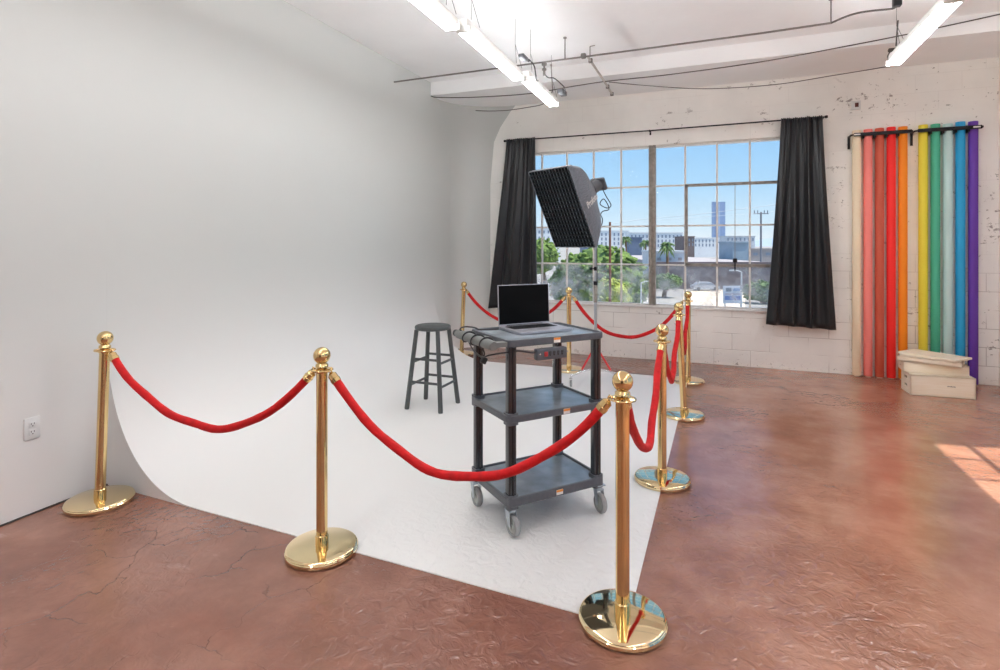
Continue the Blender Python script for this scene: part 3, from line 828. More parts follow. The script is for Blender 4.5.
# ------------------------------------------------------------------ background paper rolls
def roll_mat(name, rgb): return simple(name, rgb, .62, 0, .02, 4)
RX = [(1.392, 'cream', (250, 232, 200)), (1.499, 'coral pink', (255, 142, 134)), (1.606, 'rust', (208, 94, 70)), (1.712, 'bright red', (255, 44, 40)), (1.818, 'orange', (255, 144, 22)),
      (1.998, 'yellow', (238, 222, 68)), (2.104, 'green', (76, 180, 147)), (2.211, 'pale aqua', (198, 228, 226)), (2.318, 'bright blue', (38, 166, 220)), (2.425, 'purple', (104, 58, 168))]
proto = None
for i, (x, nm, rgb) in enumerate(RX):
    mat = roll_mat(nm.replace(' ', '_')+'_paper', rgb)
    lb = {'cream': 'tall cream paper roll, leftmost of the upright rolls', 'purple': 'tall purple paper roll, rightmost of the upright rolls'}.get(nm, 'tall %s background paper roll standing upright against the wall' % nm)
    r = thing('paper_roll', lb, 'paper roll', (x, WY1-.049, 0), 0, 'coloured background paper rolls')
    zt = 2.715+[.0, .004, .008, .012, .008, .012, .012, .006, .018, .014][i]
    m = MB(); m.lathe([(.026, .012), (.0405, .012), (.0415, .014), (.0415, zt-.002), (.0405, zt), (.026, zt), (.026, .012)], seg=28); m.build('paper', mat, r, 40)
    m = MB(); m.lathe([(.0225, .0), (.0262, .0), (.0262, zt-.008), (.0225, zt-.008), (.0225, .0)], seg=24); m.build('core_tube', 'ply', r, 40)
def rack(x0, x1, label, plate_x):
    r = thing('roll_rack', label, 'rack', ((x0+x1)/2, WY1, 2.655), 0, 'black roll racks')
    yf = WY1-.105
    m = MB(); m.b2(x0+.03, x1, yf-.007, yf+.007, 2.643, 2.681, .003); m.build('front_rail', 'black_metal', r, 40, world=True)
    m = MB(); m.tube([(x0+.03, yf, 2.662), (x0+.005, yf+.012, 2.66), (x0, yf+.05, 2.655), (x0, WY1-.012, 2.65)], .010, 8); m.b2(x0-.012, x0+.012, WY1-.016, WY1-.001, 2.52, 2.665, .003); m.build('wall_bracket', 'black_metal', r, 40, world=True)
    xs = [a for a, _, _ in RX if x0 < a < x1]
    for a, b_ in zip(xs, xs[1:]):
        xm = (a+b_)/2
        m = MB(); m.b2(xm-.007, xm+.007, yf-.004, WY1-.001, 2.618, 2.655); m.b2(xm-.010, xm+.010, WY1-.008, WY1-.001, 2.62, 2.67); m.build('divider_hook', 'black_metal', r, 0, world=True)
    m = MB(); m.tube([(x1, yf, 2.662), (x1+.008, yf, 2.662)], .012, 10); m.build('end_knob', 'black_metal', r, 40, world=True)
    m = MB(); m.b2(plate_x-.030, plate_x+.030, yf-.008, yf-.006, 2.655, 2.670); m.build('name_plate', 'label_white', r, 0, world=True)
rack(1.325, 1.885, 'black metal rack holding the cream to orange rolls', 1.385)
rack(1.905, 2.480, 'black metal rack holding the yellow to purple rolls', 2.435)

# ------------------------------------------------------------------ plywood boxes
def panel_y(m, x0, x1, z0, z1, y, th): m.b2(x0, x1, y, y+th, z0, z1)
def crate(w_, d_, h_, slots):
    m = MB(); th = .010
    m.b2(-w_/2, w_/2, -d_/2, -d_/2+th, 0, h_); m.b2(-w_/2, w_/2, d_/2-th, d_/2, 0, h_)
    m.b2(-w_/2, w_/2, -d_/2, d_/2, 0, th); m.b2(-w_/2, w_/2, -d_/2, d_/2, h_-th, h_)
    for sx in (-1, 1):
        xa, xb = (sx*w_/2, sx*(w_/2-th))
        zs = [0]
        for z in slots: zs += [z-.013, z+.013]
        zs.append(h_)
        for k in range(0, len(zs), 2): m.b2(xa, xb, -d_/2, d_/2, zs[k], zs[k+1])
        for z in slots:
            m.b2(xa, xb, -d_/2, -.035, z-.013, z+.013); m.b2(xa, xb, .035, d_/2, z-.013, z+.013)
    return m
def box_thing(label, loc, rz, w_, d_, h_, slots, rot=None):
    r = thing('wooden_box', label, 'box', loc, rz, 'stack of pale plywood boxes', rot)
    crate(w_, d_, h_, slots).build('body', 'ply', r, 0)
    return r
b0 = box_thing('largest pale plywood box with two hand slots, bottom of the stack by the rolls', (1.955, 6.565, 0), math.radians(2.4), .515, .26, .197, (.072, .150))
m = MB()
for k in range(7): m.box((.040+.009*k, -.1306, .104+.001*(k % 2)), (.006, .0012, .006+.003*((k*2) % 3 == 0)))
m.build('ink_mark', 'slot', b0, 0)
m = MB(); m.box((-.2, 0, .09), (.002, .2, .16)); m.build('slot_shade_sheet', 'slot', b0, 0)  # dark sheet put behind the hand slots as their inner shade
b1 = box_thing('medium-height plywood box second from the bottom of the stack', (1.940, 6.655, .197), math.radians(-5), .515, .27, .102, (.06,))
b2 = box_thing('low plywood box third from the bottom, shifted left on the stack', (1.917, 6.615, .299), math.radians(-22), .500, .28, .048, ())
bd = MB().box((0, 0, .010), (.50, .30, .020), None, .001).build('flat_wooden_board', 'ply', None, 0)
bd.location = (1.954, 6.655, .348); bd.rotation_euler = (0, 0, math.radians(-42))
tag(bd, 'thin flat plywood board lying skewed on top of the box stack', 'board', 'stack of pale plywood boxes')

# ------------------------------------------------------------------ outlets on the walls
ou = thing('wall_outlet', 'white electrical outlet plate low on the left wall', 'outlet', (WX0, 1.808, .464))
m = MB(); m.box((.006, 0, 0), (.011, .074, .116), None, .003); pl = m.build('cover_plate', 'white_plastic', ou, 40)
for dz in (.021, -.021):
    m = MB(); m.box((.0125, 0, dz), (.003, .034, .030), None, .001); fc = m.build('socket', 'white_plastic', pl, 40)
    m = MB(); m.box((.0142, -.007, dz+.004), (.001, .0025, .009)); m.box((.0142, .007, dz+.004), (.001, .0025, .009)); m.box((.0142, 0, dz-.008), (.001, .005, .005)); m.build('socket_slots', 'slot', fc, 0)
jb = thing('junction_box', 'small white square wall box with a dark opening above the paper rolls', 'wall box', (1.392, WY1, 3.01))
m = MB()
for (a_, b_, c_, d_) in ((-.045, .045, .022, .042), (-.045, .045, -.055, -.028), (-.045, -.012, -.028, .022), (.026, .045, -.028, .022)):
    m.b2(a_, b_, -.028, -.001, c_, d_)
m.build('cover', 'white_plastic', jb, 0)
m = MB(); m.b2(-.014, .028, -.012, -.001, -.03, .024); m.build('opening', simple('dark_red_recess', (92, 44, 38), .6), jb, 0)

# ------------------------------------------------------------------ fluorescent fixtures
def fixture_parts(root, ln):
    m = MB(); m.loft([[Vector(p) for p in ((-.033, y, .031), (.033, y, .031), (.030, y, .085), (-.030, y, .085))] for y in (-ln/2, ln/2)]); m.b2(-.02, .02, -ln/2+.05, ln/2-.05, .085, .092)
    hs = m.build('housing', 'fixture', root, 0)
    for x in (-.037, .037):
        m = MB(); m.tube([(x, -ln/2+.04, 0), (x, ln/2-.04, 0)], .0135, 12); m.build('lamp_tube', 'tube', root, 60)
    for y in (-ln/2+.018, ln/2-.018):
        m = MB(); m.box((0, y, .012), (.108, .026, .044), None, .003); m.build('end_cap', 'fixture', root, 40)
def fixture(x, y0, y1, rz, label, z=3.0, wires=True, proto=None):
    ln = y1-y0
    root = thing('ceiling_light', label, 'ceiling light', (x, (y0+y1)/2, z), rz, 'suspended twin-tube fluorescent lights')
    fixture_parts(root, ln)
    if wires:
        for yy in (-ln/2+.15, ln/2-.12):
            m = MB(); ap = (0, yy, .30)
            for dy in (-.10, .06): m.tube([(.045, yy+dy, .088), ap], .0018, 5)
            m.tube([ap, (0, yy, CZ-z)], .0018, 5)
            m.build('suspension_wire', 'ceil_cord', root, 0)
    return root
fixture(-1.775, 2.33, 3.565, .026, 'fluorescent light of the left row cut off by the top edge of the photo')
fixture(-1.745, 3.580, 4.870, .026, 'fluorescent light in the middle of the left row')
fixture(-1.716, 4.885, 5.925, .026, 'farthest fluorescent light of the left row, ending before the curtain')
fixture(1.372, 4.30, 5.665, .0, 'farther fluorescent light of the right row, above the paper rolls')
fixture(1.378, 3.05, 4.285, .0, 'nearer fluorescent light of the right row at the top right corner')
for k, y0 in enumerate((1.05, -.2, -1.45, -2.7)):  # unseen lamps added to brighten the room, continuing the two rows
    for x in (-1.79, 1.39):
        if y0 > -3: fixture(x, y0, y0+1.235, 0, 'unseen fluorescent light added for brightness, continuing the ceiling rows behind the photographer')

# small gear on the left row
g = thing('power_adapter', 'dark plug-in adapter with a black cable on the left light row', 'adapter', (-1.60, 4.62, 3.11))
m = MB(); m.box((0, 0, 0), (.05, .13, .035), None, .006); m.build('adapter_box', 'strobe', g, 40)
m = MB(); m.tube(catmull([(.01, .07, 0), (.02, .12, .01), (.03, .22, -.02), (.0, .36, -.09), (.0, .42, -.09)]), .006, 8); m.build('adapter_cable', 'cord', g, 60)
m = MB(); m.tube([(.01, .06, 0), (.015, .10, .005)], .014, 10); m.build('plug', 'black', g, 40)
g.location = (-1.625, 4.60, 3.11)
g = thing('sprinkler_head', 'small metal sprinkler-like fitting standing behind the left light row', 'fitting', (-1.62, 5.20, 3.12))
m = MB(); m.lathe([(0, 0), (.012, 0), (.012, .05), (.022, .055), (.022, .07), (.010, .075), (.010, .10), (.026, .105), (.026, .125), (0, .13)], seg=14); m.build('fitting_body', 'pipe', g, 40)
m = MB(); m.tube(catmull([(0, .0, .02), (.02, .07, .0), (.05, .18, .02), (.09, .32, -.01), (.10, .40, -.03), (.10, .42, -.09)]), .006, 8); m.build('cable', 'cord', g, 60)
g = MB().box((-1.62, 5.86, 3.125), (.07, .16, .05), None, .008).build('power_supply', 'strobe', None, 40)
tag(g, 'small grey power supply on the far end of the left light row', 'power supply')

# ------------------------------------------------------------------ ceiling conduit, wires
PYc = 5.35
def pz(u, v, y):  # point on the vertical plane y seen at u, v
    X = (u-500)/F_PX; Z = (HORIZ-v)/F_PX; d = y/(CA+X*SA)
    return Vector((d*(-SA+X*CA), y, CAM_H+d*Z))
cd = thing('ceiling_conduit', 'long thin grey conduit pipe running across the ceiling in front of the beam', 'conduit', (-1, PYc, 3.31))
pts = [pz(394, 82, PYc), pz(560, 60, PYc), pz(760, 33.4, PYc), pz(831, 23, PYc)]
m = MB(); m.tube(pts, .0085, 10); m.build('pipe', 'pipe', cd, 40, world=True)
m = MB(); m.tube(catmull([pz(831, 23, PYc), pz(845, 17, PYc), pz(858, 13, PYc), pz(875, 10.5, PYc), pz(893, 8.5, PYc), pz(897, 4, PYc)], 5), .0085, 8); m.build('flexible_end', 'ceil_cord', cd, 60, world=True)
for (u, v0, v1) in ((565, 33, 60), (831, 0, 23)):
    p1 = pz(u, v1, PYc); m = MB(); m.tube([p1, (p1.x, p1.y, CZ)], .006, 8); m.lathe([(0, CZ-.012), (.018, CZ-.012), (.018, CZ-.001), (0, CZ-.001)], (p1.x, p1.y, 0), 12); m.build('drop_rod', 'pipe', cd, 40, world=True)
m = MB(); q = pz(583.5, 56, PYc); m.box(q, (.05, .05, .05), None, .012); m.build('pipe_clamp', 'pipe', cd, 40, world=True)
q = pz(590, 57, PYc); m = MB(); m.tube([q, q+Vector((0, 0, .10)), q+Vector((0, 0, .104)), q+Vector((.05, 0, .108))], .005, 8); m.build('hanger_bracket', 'pipe', cd, 40, world=True)
q = pz(897, 3, PYc); jb2 = MB().box(q+Vector((0, 0, .02)), (.06, .06, .10), None, .008).tube([q+Vector((0, 0, .06)), (q.x, q.y, CZ)], .006, 8).build('junction_box', 'black_metal', None, 40)
tag(jb2, 'small dark box hanging at the top edge where the conduit ends', 'junction box')
# branch conduit reaching the wall
bq0 = pz(588, 57, PYc); bq1 = pz(606, 84, 6.28); bq2 = pz(612, 94, 6.9)
br = thing('branch_conduit', 'short pale painted pipe running from the conduit towards the far wall', 'conduit', tuple(bq0))
m = MB(); m.tube([bq0, bq1, bq2], .013, 10); m.build('pipe', 'pipe_white', br, 40, world=True)
for q in (bq0.lerp(bq1, .12), bq1.lerp(bq2, .25), bq2): m = MB(); m.box(q, (.04, .03, .045), None, .006); m.build('pipe_clamp', 'pipe', br, 40, world=True)
q = pz(609, 82, 6.5); 
def wire(name, P, r, label, cat='wire'):
    m = MB(); m.tube(catmull(P, 8), r, 8); o = m.build(name, 'ceil_cord', None, 60); tag(o, label, cat); return o
yb = 6.17
wire('ceiling_wire', [pz(431, 96, yb), pz(440, 97.5, yb), pz(480, 97, yb), pz(530, 93.5, yb), pz(575, 86, yb), pz(609, 81, yb), pz(670, 74.5, yb), pz(760, 62, yb), pz(850, 45.5, yb), pz(906, 34.5, yb), pz(960, 23, yb), pz(1010, 12, yb)], .0055, 'long dark wire running along the lower edge of the ceiling beam')
wire('ceiling_wire', [pz(450, 107, 7.0), pz(456, 109, 7.0), pz(480, 110.8, 7.0), pz(505, 110.5, 7.0), pz(530, 107, 7.0), pz(543, 104, 7.0), pz(550, 97, 6.6), pz(553, 88, 6.2)], .005, 'short sagging dark wire in the far left ceiling corner')
wire('ceiling_wire', [pz(609, 82, 6.2), pz(640, 85, 6.5), pz(690, 88.5, 6.9), pz(730, 88.0, 7.0), pz(780, 84, 7.0), pz(830, 76, 7.0), pz(870, 69.5, 6.9), pz(890, 66, 6.5)], .0045, 'thin wire sagging over the window towards the right light row')
q = pz(551, 65, 6.1)
r_ = MB(); r_.tube([q+Vector((0, 0, .0)), pz(552.5, 88, 6.1)], .007, 8); r_.lathe([(0, -.01), (.014, -.01), (.014, .012), (0, .012)], q, 10); o = r_.build('hanger_rod', 'pipe_white', None, 40); tag(o, 'short thin rod hanging on the beam face next to the left light row', 'rod')
q = pz(898, 20, 6.1)
r_ = MB(); r_.tube([q, pz(896, 46, 6.1)], .006, 8); r_.box(pz(892, 50, 6.1), (.06, .04, .03), None, .006); r_.tube(catmull([pz(892, 50, 6.1), pz(888, 55, 6.0), pz(889, 60, 5.9), pz(893, 58, 5.8)]), .005, 6); o = r_.build('hanger_rod', 'ceil_cord', None, 40); tag(o, 'thin rod with a small dark plug beside the far end of the right light row', 'rod')

# ------------------------------------------------------------------ outside: street, houses, trees
GZ = -6.0
def gmat(name, rgb, rough=.9, var=.12, scale=.4): return simple(name, rgb, rough, 0, var, scale)
o = MB().b2(-900, 1600, 12, 3600, GZ-.5, GZ).build('street_ground', gmat('street_asphalt', (150, 146, 140), .9, .15, .05), None, 0)
structure(o, 'grey street level far below the window', 'ground')
def flat_quad(name, P, z, th, mat, label, cat, kind='structure'):
    m = MB(); P = [(p.x, p.y) for p in P]
    m.loft([[Vector((x, y, z-th)) for x, y in P], [Vector((x, y, z)) for x, y in P]])
    o = m.build(name, mat, None, 0)
    if kind: o['kind'] = kind
    o['label'] = label
    if cat: o['category'] = cat
    return o
def gp(u, v):
    d = F_PX*(CAM_H-GZ)/(v-HORIZ); return at(u, v, d)
flat_quad('parking_lot', [gp(682, 313), gp(745, 313), gp(745, 290.5), gp(684, 290.5)], GZ+.06, .1, gmat('pale_lot', (226, 206, 180), .9, .08, .2), 'pale sandy parking lot below the right part of the window', 'parking lot')
flat_quad('pavement', [gp(610, 312), gp(650, 312), gp(648, 298), gp(618, 296)], GZ+.06, .1, gmat('pale_pavement', (206, 200, 192), .9, .1, .3), 'pale pavement beside the big tree', 'pavement')
Mw = {'white': gmat('apartment_white', (240, 240, 240), .8, .04), 'brown': gmat('apartment_brown', (128, 112, 108), .8), 'navy': gmat('apartment_navy', (104, 118, 142), .6), 'wall': gmat('warehouse_wall', (112, 102, 104), .9, .1),
      'roof': gmat('warehouse_roof', (168, 160, 158), .9, .08), 'win': simple('far_window', (140, 150, 164), .3), 'teal': gmat('teal_shed', (146, 164, 178), .7), 'tower': gmat('tower_blue', (150, 170, 204), .35), 'tower_l': gmat('tower_band', (176, 192, 216), .35),  # tower blues lightened to carry distance haze in the colour
      'hill': gmat('far_hill', (150, 165, 182), 1, .06, .01), 'shed': gmat('pale_shed', (205, 208, 212), .8)}
def quadbox(u0, u1, vt, d, depth, zb=GZ):
    """footprint facing the camera between columns u0,u1 at distance d"""
    a, b_ = at(u0, 245, d), at(u1, 245, d)
    zt = CAM_H+(HORIZ-vt)/F_PX*d
    dr = FWD*depth
    return a, b_, zt, dr
def building(name, u0, u1, vt, d, depth, mat, label, wins=None, winmat='win', group=None, roof=None):
    a, b_, zt, dr = quadbox(u0, u1, vt, d, depth)
    root = thing(name, label, 'building', (a.x, a.y, GZ), 0, group)
    m = MB(); base = [a, b_, b_+dr, a+dr]
    m.loft([[Vector((p.x, p.y, GZ)) for p in base], [Vector((p.x, p.y, zt)) for p in base]])
    m.build('wall', mat, root, 0, world=True)
    m = MB(); ctr = (a+b_+dr)/2
    e = [a-FWD*.2-RIGHT*.2, b_-FWD*.2+RIGHT*.2, b_+dr+RIGHT*.2, a+dr-RIGHT*.2]
    m.loft([[Vector((p.x, p.y, zt)) for p in e], [Vector((p.x, p.y, zt+.35)) for p in e]])
    m.build('roof', roof or mat, root, 0, world=True)
    if wins:
        nc, rows = wins
        W_ = (b_-a).length
        for r0 in rows:
            z = CAM_H+(HORIZ-r0)/F_PX*d
            for k in range(nc):
                p = a.lerp(b_, (k+.5)/nc)-FWD*.05; w_ = W_/nc*.36; h_ = 1.3*d/250
                m = MB(); m.loft([[Vector((p.x, p.y, z))+RIGHT*(sx*w_/2)+UP*(sz*h_/2)+FWD*yy for sx, sz in ((-1, -1), (1, -1), (1, 1), (-1, 1))] for yy in (0, .3)])
                m.build('window', Mw[winmat], root, 0, world=True)
    return root
building('apartment_building', 583, 629, 231, 285, 12, Mw['white'], 'white apartment block behind the big tree, left half of the window', (11, (234.5, 239, 243.5)))
building('apartment_building', 630, 683, 233, 250, 8, Mw['white'], 'white apartment block with dark windows between the middle mullion and the palm', (14, (236.5, 241, 245.5)))
building('apartment_building', 629, 642, 238, 235, 6, Mw['navy'], 'dark blue block in front of the white apartments, behind the big tree', None)
building('apartment_building', 582, 592, 236, 235, 6, Mw['navy'], 'small dark blue block showing beside the softbox', None)
building('apartment_building', 537, 560, 228, 220, 16, Mw['white'], 'pale apartment block at the far left of the window, beside the curtain', (5, (232, 238, 244)))
building('apartment_building', 684, 694.5, 237, 225, 12, Mw['brown'], 'narrow brown apartment block near the middle of the right sash', (3, (240, 244.5)))
building('apartment_building', 694, 722, 238, 330, 12, Mw['white'], 'pale low apartment block left of the tower foot', (8, (241, 245)))
building('apartment_building', 726, 755, 236.5, 280, 8, Mw['shed'], 'pale stepped block right of the tower foot', (7, (239.5,)))
building('office_tower', 712.3, 725.3, 202, 900, 3, Mw['tower'], 'tall blue glass tower on the skyline')
for u in (715.0, 718.3, 721.8):
    pass
m = MB()
a, b_, zt, dr = quadbox(718, 720, 202.3, 899, 2); m.loft([[Vector((p.x, p.y, GZ)) for p in (a, b_, b_+dr, a+dr)], [Vector((p.x, p.y, zt)) for p in (a, b_, b_+dr, a+dr)]])
tw = [o for o in bpy.data.objects if o.name.startswith('office_tower')][0]; m.build('facade_band', Mw['tower_l'], tw, 0, world=True)
# hills
m = MB(); ring0 = []; ring1 = []; ring2 = []
for k in range(60):
    u = 300+900*k/59; d = 3300
    hgt = 4+3.2*noise.noise(Vector((u*.02, 1.3, 0)))*2+ (6 if u > 740 else 0)*min(1, max(0, (u-740)/60))
    p = at(u, HORIZ-hgt, d); q = at(u, HORIZ, d-260); q2 = at(u, HORIZ, d+500)
    ring0.append(Vector((q.x, q.y, GZ-1))); ring1.append(p); ring2.append(Vector((q2.x, q2.y, GZ-1)))
m.loft([ring0, ring1, ring2], False, False, closed=False); o = m.build('far_hills', Mw['hill'], None, 180)
structure(o, 'pale blue hills on the horizon', 'hills')
# warehouse
building('warehouse', 652, 800, 264, 93, 1.0, Mw['wall'], 'long dark grey-brown warehouse wall across the street')
wr = [o for o in bpy.data.objects if o.name.startswith('warehouse')][0]
a, b_ = at(684, 264, 93.9), at(800, 264, 93.9); zt = a.z; dr = FWD*80
m = MB(); m.loft([[Vector((p.x, p.y, zt-3)) for p in (a, b_, b_+dr, a+dr)], [Vector((p.x, p.y, zt)) for p in (a, b_, b_+dr, a+dr)]]); m.build('flat_roof', Mw['roof'], wr, 0, world=True)
building('pale_shed', 654, 685, 252.5, 98, 8, Mw['shed'], 'low white shed with panel doors beside the palm tree', (3, (259,)), 'roof')
building('roof_shed', 733, 748.5, 243, 125, 8, Mw['teal'], 'blue-grey rooftop shed right of the tower')
building('pale_block', 749, 800, 249.5, 150, 10, Mw['roof'], 'low beige block at the right edge of the window', (4, (254,)), 'win')

def m_leaf(name, dk, lt, sc_=1.2):
    t = NT(name); v = t.obj_coord()
    c = t.ramp(t.noise(v, sc_, 6, .75), [(.32, lin(dk)), (.5, lin(tuple((x+y)/2 for x, y in zip(dk, lt)))), (.68, lin(lt))])
    b = t.bsdf(Base_Color=c, Roughness=.85)
    t.link(t.bump(t.noise(v, sc_*2.5, 5), .8, .3), b.inputs['Normal']); return t.m
Lf = m_leaf('tree_leaves', (58, 86, 38), (134, 158, 70)); Lf2 = m_leaf('bush_leaves', (120, 140, 52), (196, 200, 96), 2.2); Lf3 = m_leaf('hedge_leaves', (62, 92, 52), (128, 150, 90), 1.5)
bark = gmat('bark', (112, 88, 68), .9)
def tree(name, label, base, crown_c, size, mat, n, seed, cat='tree', trunk=True):
    rnd = random.Random(seed)
    root = thing(name, label, cat, (base.x, base.y, GZ))
    m = MB()
    m.blob(crown_c, (size[0]*.86, size[1]*.86, size[2]*.86), 4, .10, 1.5, seed)
    n *= 6
    for k in range(n):
        th = rnd.uniform(0, 2*PI); ph = math.acos(rnd.uniform(-.7, 1))
        dr = Vector((math.sin(ph)*math.cos(th), math.sin(ph)*math.sin(th), math.cos(ph)))
        rr = rnd.uniform(.80, .97); sz = rnd.uniform(.045, .10)*max(size)
        m.blob(crown_c+Vector((dr.x*size[0]*rr, dr.y*size[1]*rr, dr.z*size[2]*rr)), (sz, sz, sz*.8), 1, .5, 2.5, seed+k)
    m.build('foliage', mat, root, 180, world=True)
    if trunk:
        m = MB(); m.tube([Vector((base.x, base.y, GZ)), Vector((base.x+.2, base.y, GZ+1.5)), Vector((crown_c.x, crown_c.y, crown_c.z))], [.35, .28, .2], 10); m.build('trunk', bark, root, 40, world=True)
    return root
D = 62
bc = at(606, 284, D); tree('street_tree', 'big round green tree filling the left half of the window', at(608, 300, D), bc, (4.7, 4.4, 4.45), Lf, 90, 1)
bc = at(577, 285, D+4); tree('street_tree', 'lower left crown joined to the big tree behind the far stanchion', at(577, 300, D+4), bc, (3.4, 3.2, 3.9), Lf, 50, 2)
bc = at(540, 256, 80); tree('street_tree', 'dark green tree at the far left of the window beside the curtain', at(545, 290, 80), bc, (3.0, 3.0, 2.8), Lf, 40, 3)
bc = at(610, 297, 52); tree('bush', 'yellow-green bush below the big tree, right of the light stand', at(610, 303, 52), bc, (2.0, 1.6, 1.9), Lf2, 40, 4, 'bush', False)
for k, (u, v, d, w_, h_, lb) in enumerate(((664, 282, 78, 2.6, 1.2, 'low green hedge against the warehouse wall right of the mullion'), (763, 292, 70, 2.6, 1.5, 'low green tree in the bottom right pane beside the curtain'))):
    bc = at(u, v, d); tree('hedge', lb, bc, bc, (w_, 1.4, h_), Lf3, 40, 20+k, 'hedge')
def palm(label, u, vt, d, r, seed):
    top = at(u, vt, d); rnd = random.Random(seed)
    root = thing('palm_tree', label, 'palm tree', (top.x, top.y, GZ))
    m = MB(); m.tube([(top.x, top.y, GZ), (top.x+.1, top.y, (GZ+top.z)/2), tuple(top)], [.30, .22, .2], 8); m.build('trunk', bark, root, 40, world=True)
    m = MB()
    for k in range(34):
        a = rnd.uniform(0, 2*PI); el = rnd.uniform(-.7, 1.2); L = r*rnd.uniform(.8, 1.1)
        P = []
        for q in range(6):
            s_ = q/5; P.append(top+Vector((math.cos(a)*math.cos(el)*L*s_, math.sin(a)*math.cos(el)*L*s_, math.sin(el)*L*s_-.6*L*s_*s_)))
        m.tube(P, [.06, .22*r/2, .26*r/2, .22*r/2, .13*r/2, .02], 4)
    m.build('fronds', Lf3, root, 60, world=True)
palm('tall palm tree in front of the white shed, right of the middle mullion', 667, 246, 90, 1.6, 1)
palm('palm tree left of the middle mullion against the white apartments', 645.5, 243, 140, 1.8, 2)
palm('palm tree between the softbox and the mullion on the skyline', 626, 239, 150, 1.8, 3)
def pole_thing(name, label, u, vt, d, r, mat, cat):
    t0 = at(u, vt, d); root = thing(name, label, cat, (t0.x, t0.y, GZ)); m = MB(); m.tube([(t0.x, t0.y, GZ), tuple(t0)], [r*1.3, r], 8); m.build('pole', mat, root, 40, world=True); return root, t0
r1, t0 = pole_thing('utility_pole', 'brown wooden utility pole rising in front of the big tree', 610, 222, 50, .10, gmat('pole_wood', (120, 78, 60), .9), 'pole')
m = MB(); m.box(t0+Vector((0, 0, -.4)), (1.2, .12, .12), Matrix.Rotation(YAW, 4, 'Z')); m.build('crossarm', bark, r1, 0, world=True)
r1, t0 = pole_thing('utility_pole', 'tall utility pole with a crossarm near the right curtain', 761, 212, 100, .16, gmat('pole_grey', (128, 130, 136), .9), 'pole')
m = MB(); m.box(t0+Vector((0, 0, -.3)), (2.7, .15, .15), Matrix.Rotation(YAW, 4, 'Z'))
for k in (-1.2, -.6, .6, 1.2): m.box(t0+RIGHT*k+Vector((0, 0, .05)), (.15, .15, .5))
m.build('crossarm', gmat('arm_grey', (140, 144, 150), .9), r1, 0, world=True)
lampg = gmat('lamp_grey', (205, 208, 210), .5)
for (u, vt, d, sd, lb) in ((641, 283, 50, 1, 'pale street lamp at the foot of the big tree'), (741.5, 272, 52, -1, 'pale street lamp standing by the billboard')):
    r1, t0 = pole_thing('street_lamp', lb, u, vt, d, .07, lampg, 'street lamp')
    e = t0+RIGHT*(sd*.9)+UP*.15
    m = MB(); m.tube([t0, t0+RIGHT*(sd*.4)+UP*.15, e], .06, 6); m.build('arm', lampg, r1, 40, world=True)
    m = MB(); m.box(e, (.5, .2, .12), Matrix.Rotation(YAW, 4, 'Z'), .03); m.build('lamp_head', lampg, r1, 40, world=True)
# billboard
a, b_ = at(723.5, 286, 60), at(742, 286, 60)
bb = thing('billboard', 'white and blue sign board on posts in the parking lot', 'sign', ((a.x+b_.x)/2, a.y, GZ))
zt = a.z; zb = at(723.5, 303.5, 60).z
def plate(m, u0, u1, v0, v1, d, th=.05):
    P = [at(u0, v0, d), at(u1, v0, d), at(u1, v1, d), at(u0, v1, d)]
    m.loft([P, [p+FWD*th for p in P]])
m = MB(); plate(m, 723.5, 742, 286, 303.5, 60, .2); m.build('board', gmat('board_pale', (205, 214, 226), .6, .05), bb, 0, world=True)
for (u0, u1, v0, v1, cc_) in ((726, 731.5, 288, 291.5, (70, 96, 120)), (733, 740, 288.3, 291, (90, 140, 190)), (725, 741, 293.5, 294.5, (160, 150, 160)), (725, 741, 296, 300, (92, 120, 176))):
    m = MB(); plate(m, u0, u1, v0, v1, 59.95, .04); m.build('printed_panel', gmat('print', cc_, .6, .05), bb, 0, world=True)
for u in (725, 740.5):
    p = at(u, 300, 60.3); m = MB(); m.tube([(p.x, p.y, GZ), (p.x, p.y, zt)], .1, 6); m.build('post', lampg, bb, 40, world=True)
# parked cars
def car(u, v, rgb, label, rz):
    p = gp(u, v); r1 = thing('parked_car', label, 'car', (p.x, p.y, GZ+.06), rz)
    cm = simple('car_paint', rgb, .3, .2, .03)
    m = MB(); m.loft([[Vector((x, y, z)) for x, z in ((-2.1, .3), (2.1, .3), (2.15, .75), (1.3, .9), (.7, 1.4), (-1.1, 1.42), (-1.7, .95), (-2.15, .85))] for y in (-.85, .85)]); m.build('body', cm, r1, 30)
    m = MB(); m.loft([[Vector((x, y, z)) for x, z in ((1.15, .93), (.68, 1.33), (-1.0, 1.35), (-1.5, .95))] for y in (-.87, .87)]); m.build('side_windows', Mw['win'], r1, 0)
    for x in (-1.35, 1.35):
        for y in (-.8, .8):
            m = MB(); m.lathe([(0, -.1), (.3, -.1), (.32, 0), (.3, .1), (0, .1)], (x, y, .32), 16, Matrix.Rotation(PI/2, 4, 'X')); m.build('wheel', 'black', r1, 40)
car(705, 291, (180, 188, 200), 'small grey car parked on the pale lot in front of the warehouse wall', YAW)
# overhead wires
for k, (P, lb) in enumerate((([at(645, 221, 60), at(700, 217, 75), at(761, 213, 100), at(800, 209, 120)], 'thin overhead wire sloping up to the crossarm pole'), ([at(610, 224, 50), at(645, 219, 55), at(700, 214, 60), at(790, 203, 70)], 'thin overhead wire leaving the brown utility pole'))):
    m = MB(); m.tube(catmull(P), .03, 5); o = m.build('overhead_wire', gmat('wire_grey', (170, 180, 190), .8), None, 60); tag(o, lb, 'wire')

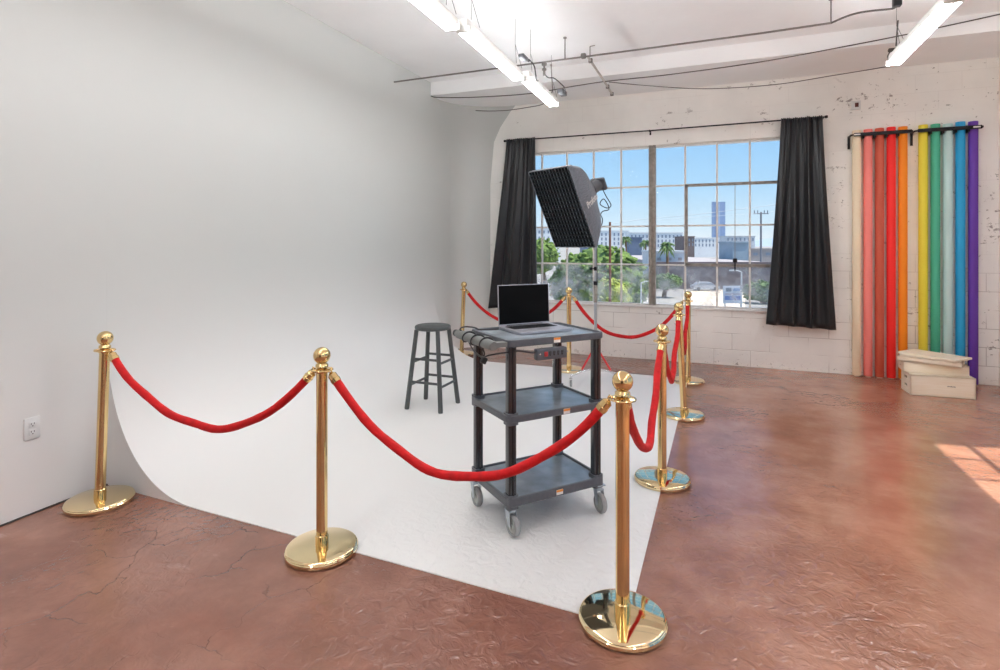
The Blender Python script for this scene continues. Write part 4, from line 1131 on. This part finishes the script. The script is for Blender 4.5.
# ------------------------------------------------------------------ light
W = bpy.data.worlds.new('sky'); sc.world = W; W.use_nodes = True
n, l = W.node_tree.nodes, W.node_tree.links; n.clear()
out = n.new('ShaderNodeOutputWorld'); bg = n.new('ShaderNodeBackground'); tc = n.new('ShaderNodeTexCoord'); sp = n.new('ShaderNodeSeparateXYZ'); cr = n.new('ShaderNodeValToRGB'); mr = n.new('ShaderNodeMapRange')
l.new(tc.outputs['Generated'], sp.inputs[0]); l.new(sp.outputs[2], mr.inputs[0]); mr.inputs[1].default_value = -.1; mr.inputs[2].default_value = .9
l.new(mr.outputs[0], cr.inputs[0]); l.new(cr.outputs[0], bg.inputs[0]); l.new(bg.outputs[0], out.inputs[0]); bg.inputs[1].default_value = .62
e = cr.color_ramp.elements; e[0].position = 0; e[0].color = lin((196, 200, 204)); e[1].position = 1; e[1].color = lin((96, 160, 232))
for p_e, c_ in ((.1, (232, 242, 248)), (.135, (208, 232, 248)), (.20, (176, 217, 248)), (.30, (148, 200, 246)), (.5, (118, 180, 240))):
    x = e.new(p_e); x.color = lin(c_)
sun_d = bpy.data.lights.new('sun', 'SUN'); sun = bpy.data.objects.new('sun', sun_d); COL.objects.link(sun)
sun_d.energy = 4.4; sun_d.angle = math.radians(.6); sun_d.color = (1, .95, .86)
el = math.radians(61.8)
dv = Vector((-math.cos(el), -.19*math.cos(el), -math.sin(el)))
sun.rotation_euler = dv.to_track_quat('-Z', 'Y').to_euler()
def portal(loc, rot, sx, sy):
    d_ = bpy.data.lights.new('window_portal', 'AREA'); d_.shape = 'RECTANGLE'; d_.size = sx; d_.size_y = sy; d_.cycles.is_portal = True
    o = bpy.data.objects.new('window_portal', d_); COL.objects.link(o); o.location = loc; o.rotation_euler = rot
portal(((OX0+OX1)/2, WY1+TH+.02, (OZ0+OZ1)/2), (-PI/2, 0, 0), OX1-OX0, OZ1-OZ0)
portal((WX1+.27, (RY0+RY1)/2, (RZ0+RZ1)/2), (0, PI/2, 0), RZ1-RZ0, RY1-RY0)
portal((WX1+.27, -1.6, (RZ0+RZ1)/2), (0, PI/2, 0), RZ1-RZ0, 3.6)

vs = sc.view_settings; sc.display_settings.display_device = 'sRGB'
vs.view_transform = 'Standard'; vs.look = 'None'; vs.gamma = 1.0; vs.use_curve_mapping = False; vs.exposure = 0.78
sc.cycles.max_bounces = 8; sc.cycles.diffuse_bounces = 8; sc.cycles.glossy_bounces = 4; sc.cycles.transparent_max_bounces = 12
sc.cycles.sample_clamp_indirect = 6; sc.cycles.caustics_reflective = False; sc.cycles.caustics_refractive = False
sc.cycles.use_denoising = True
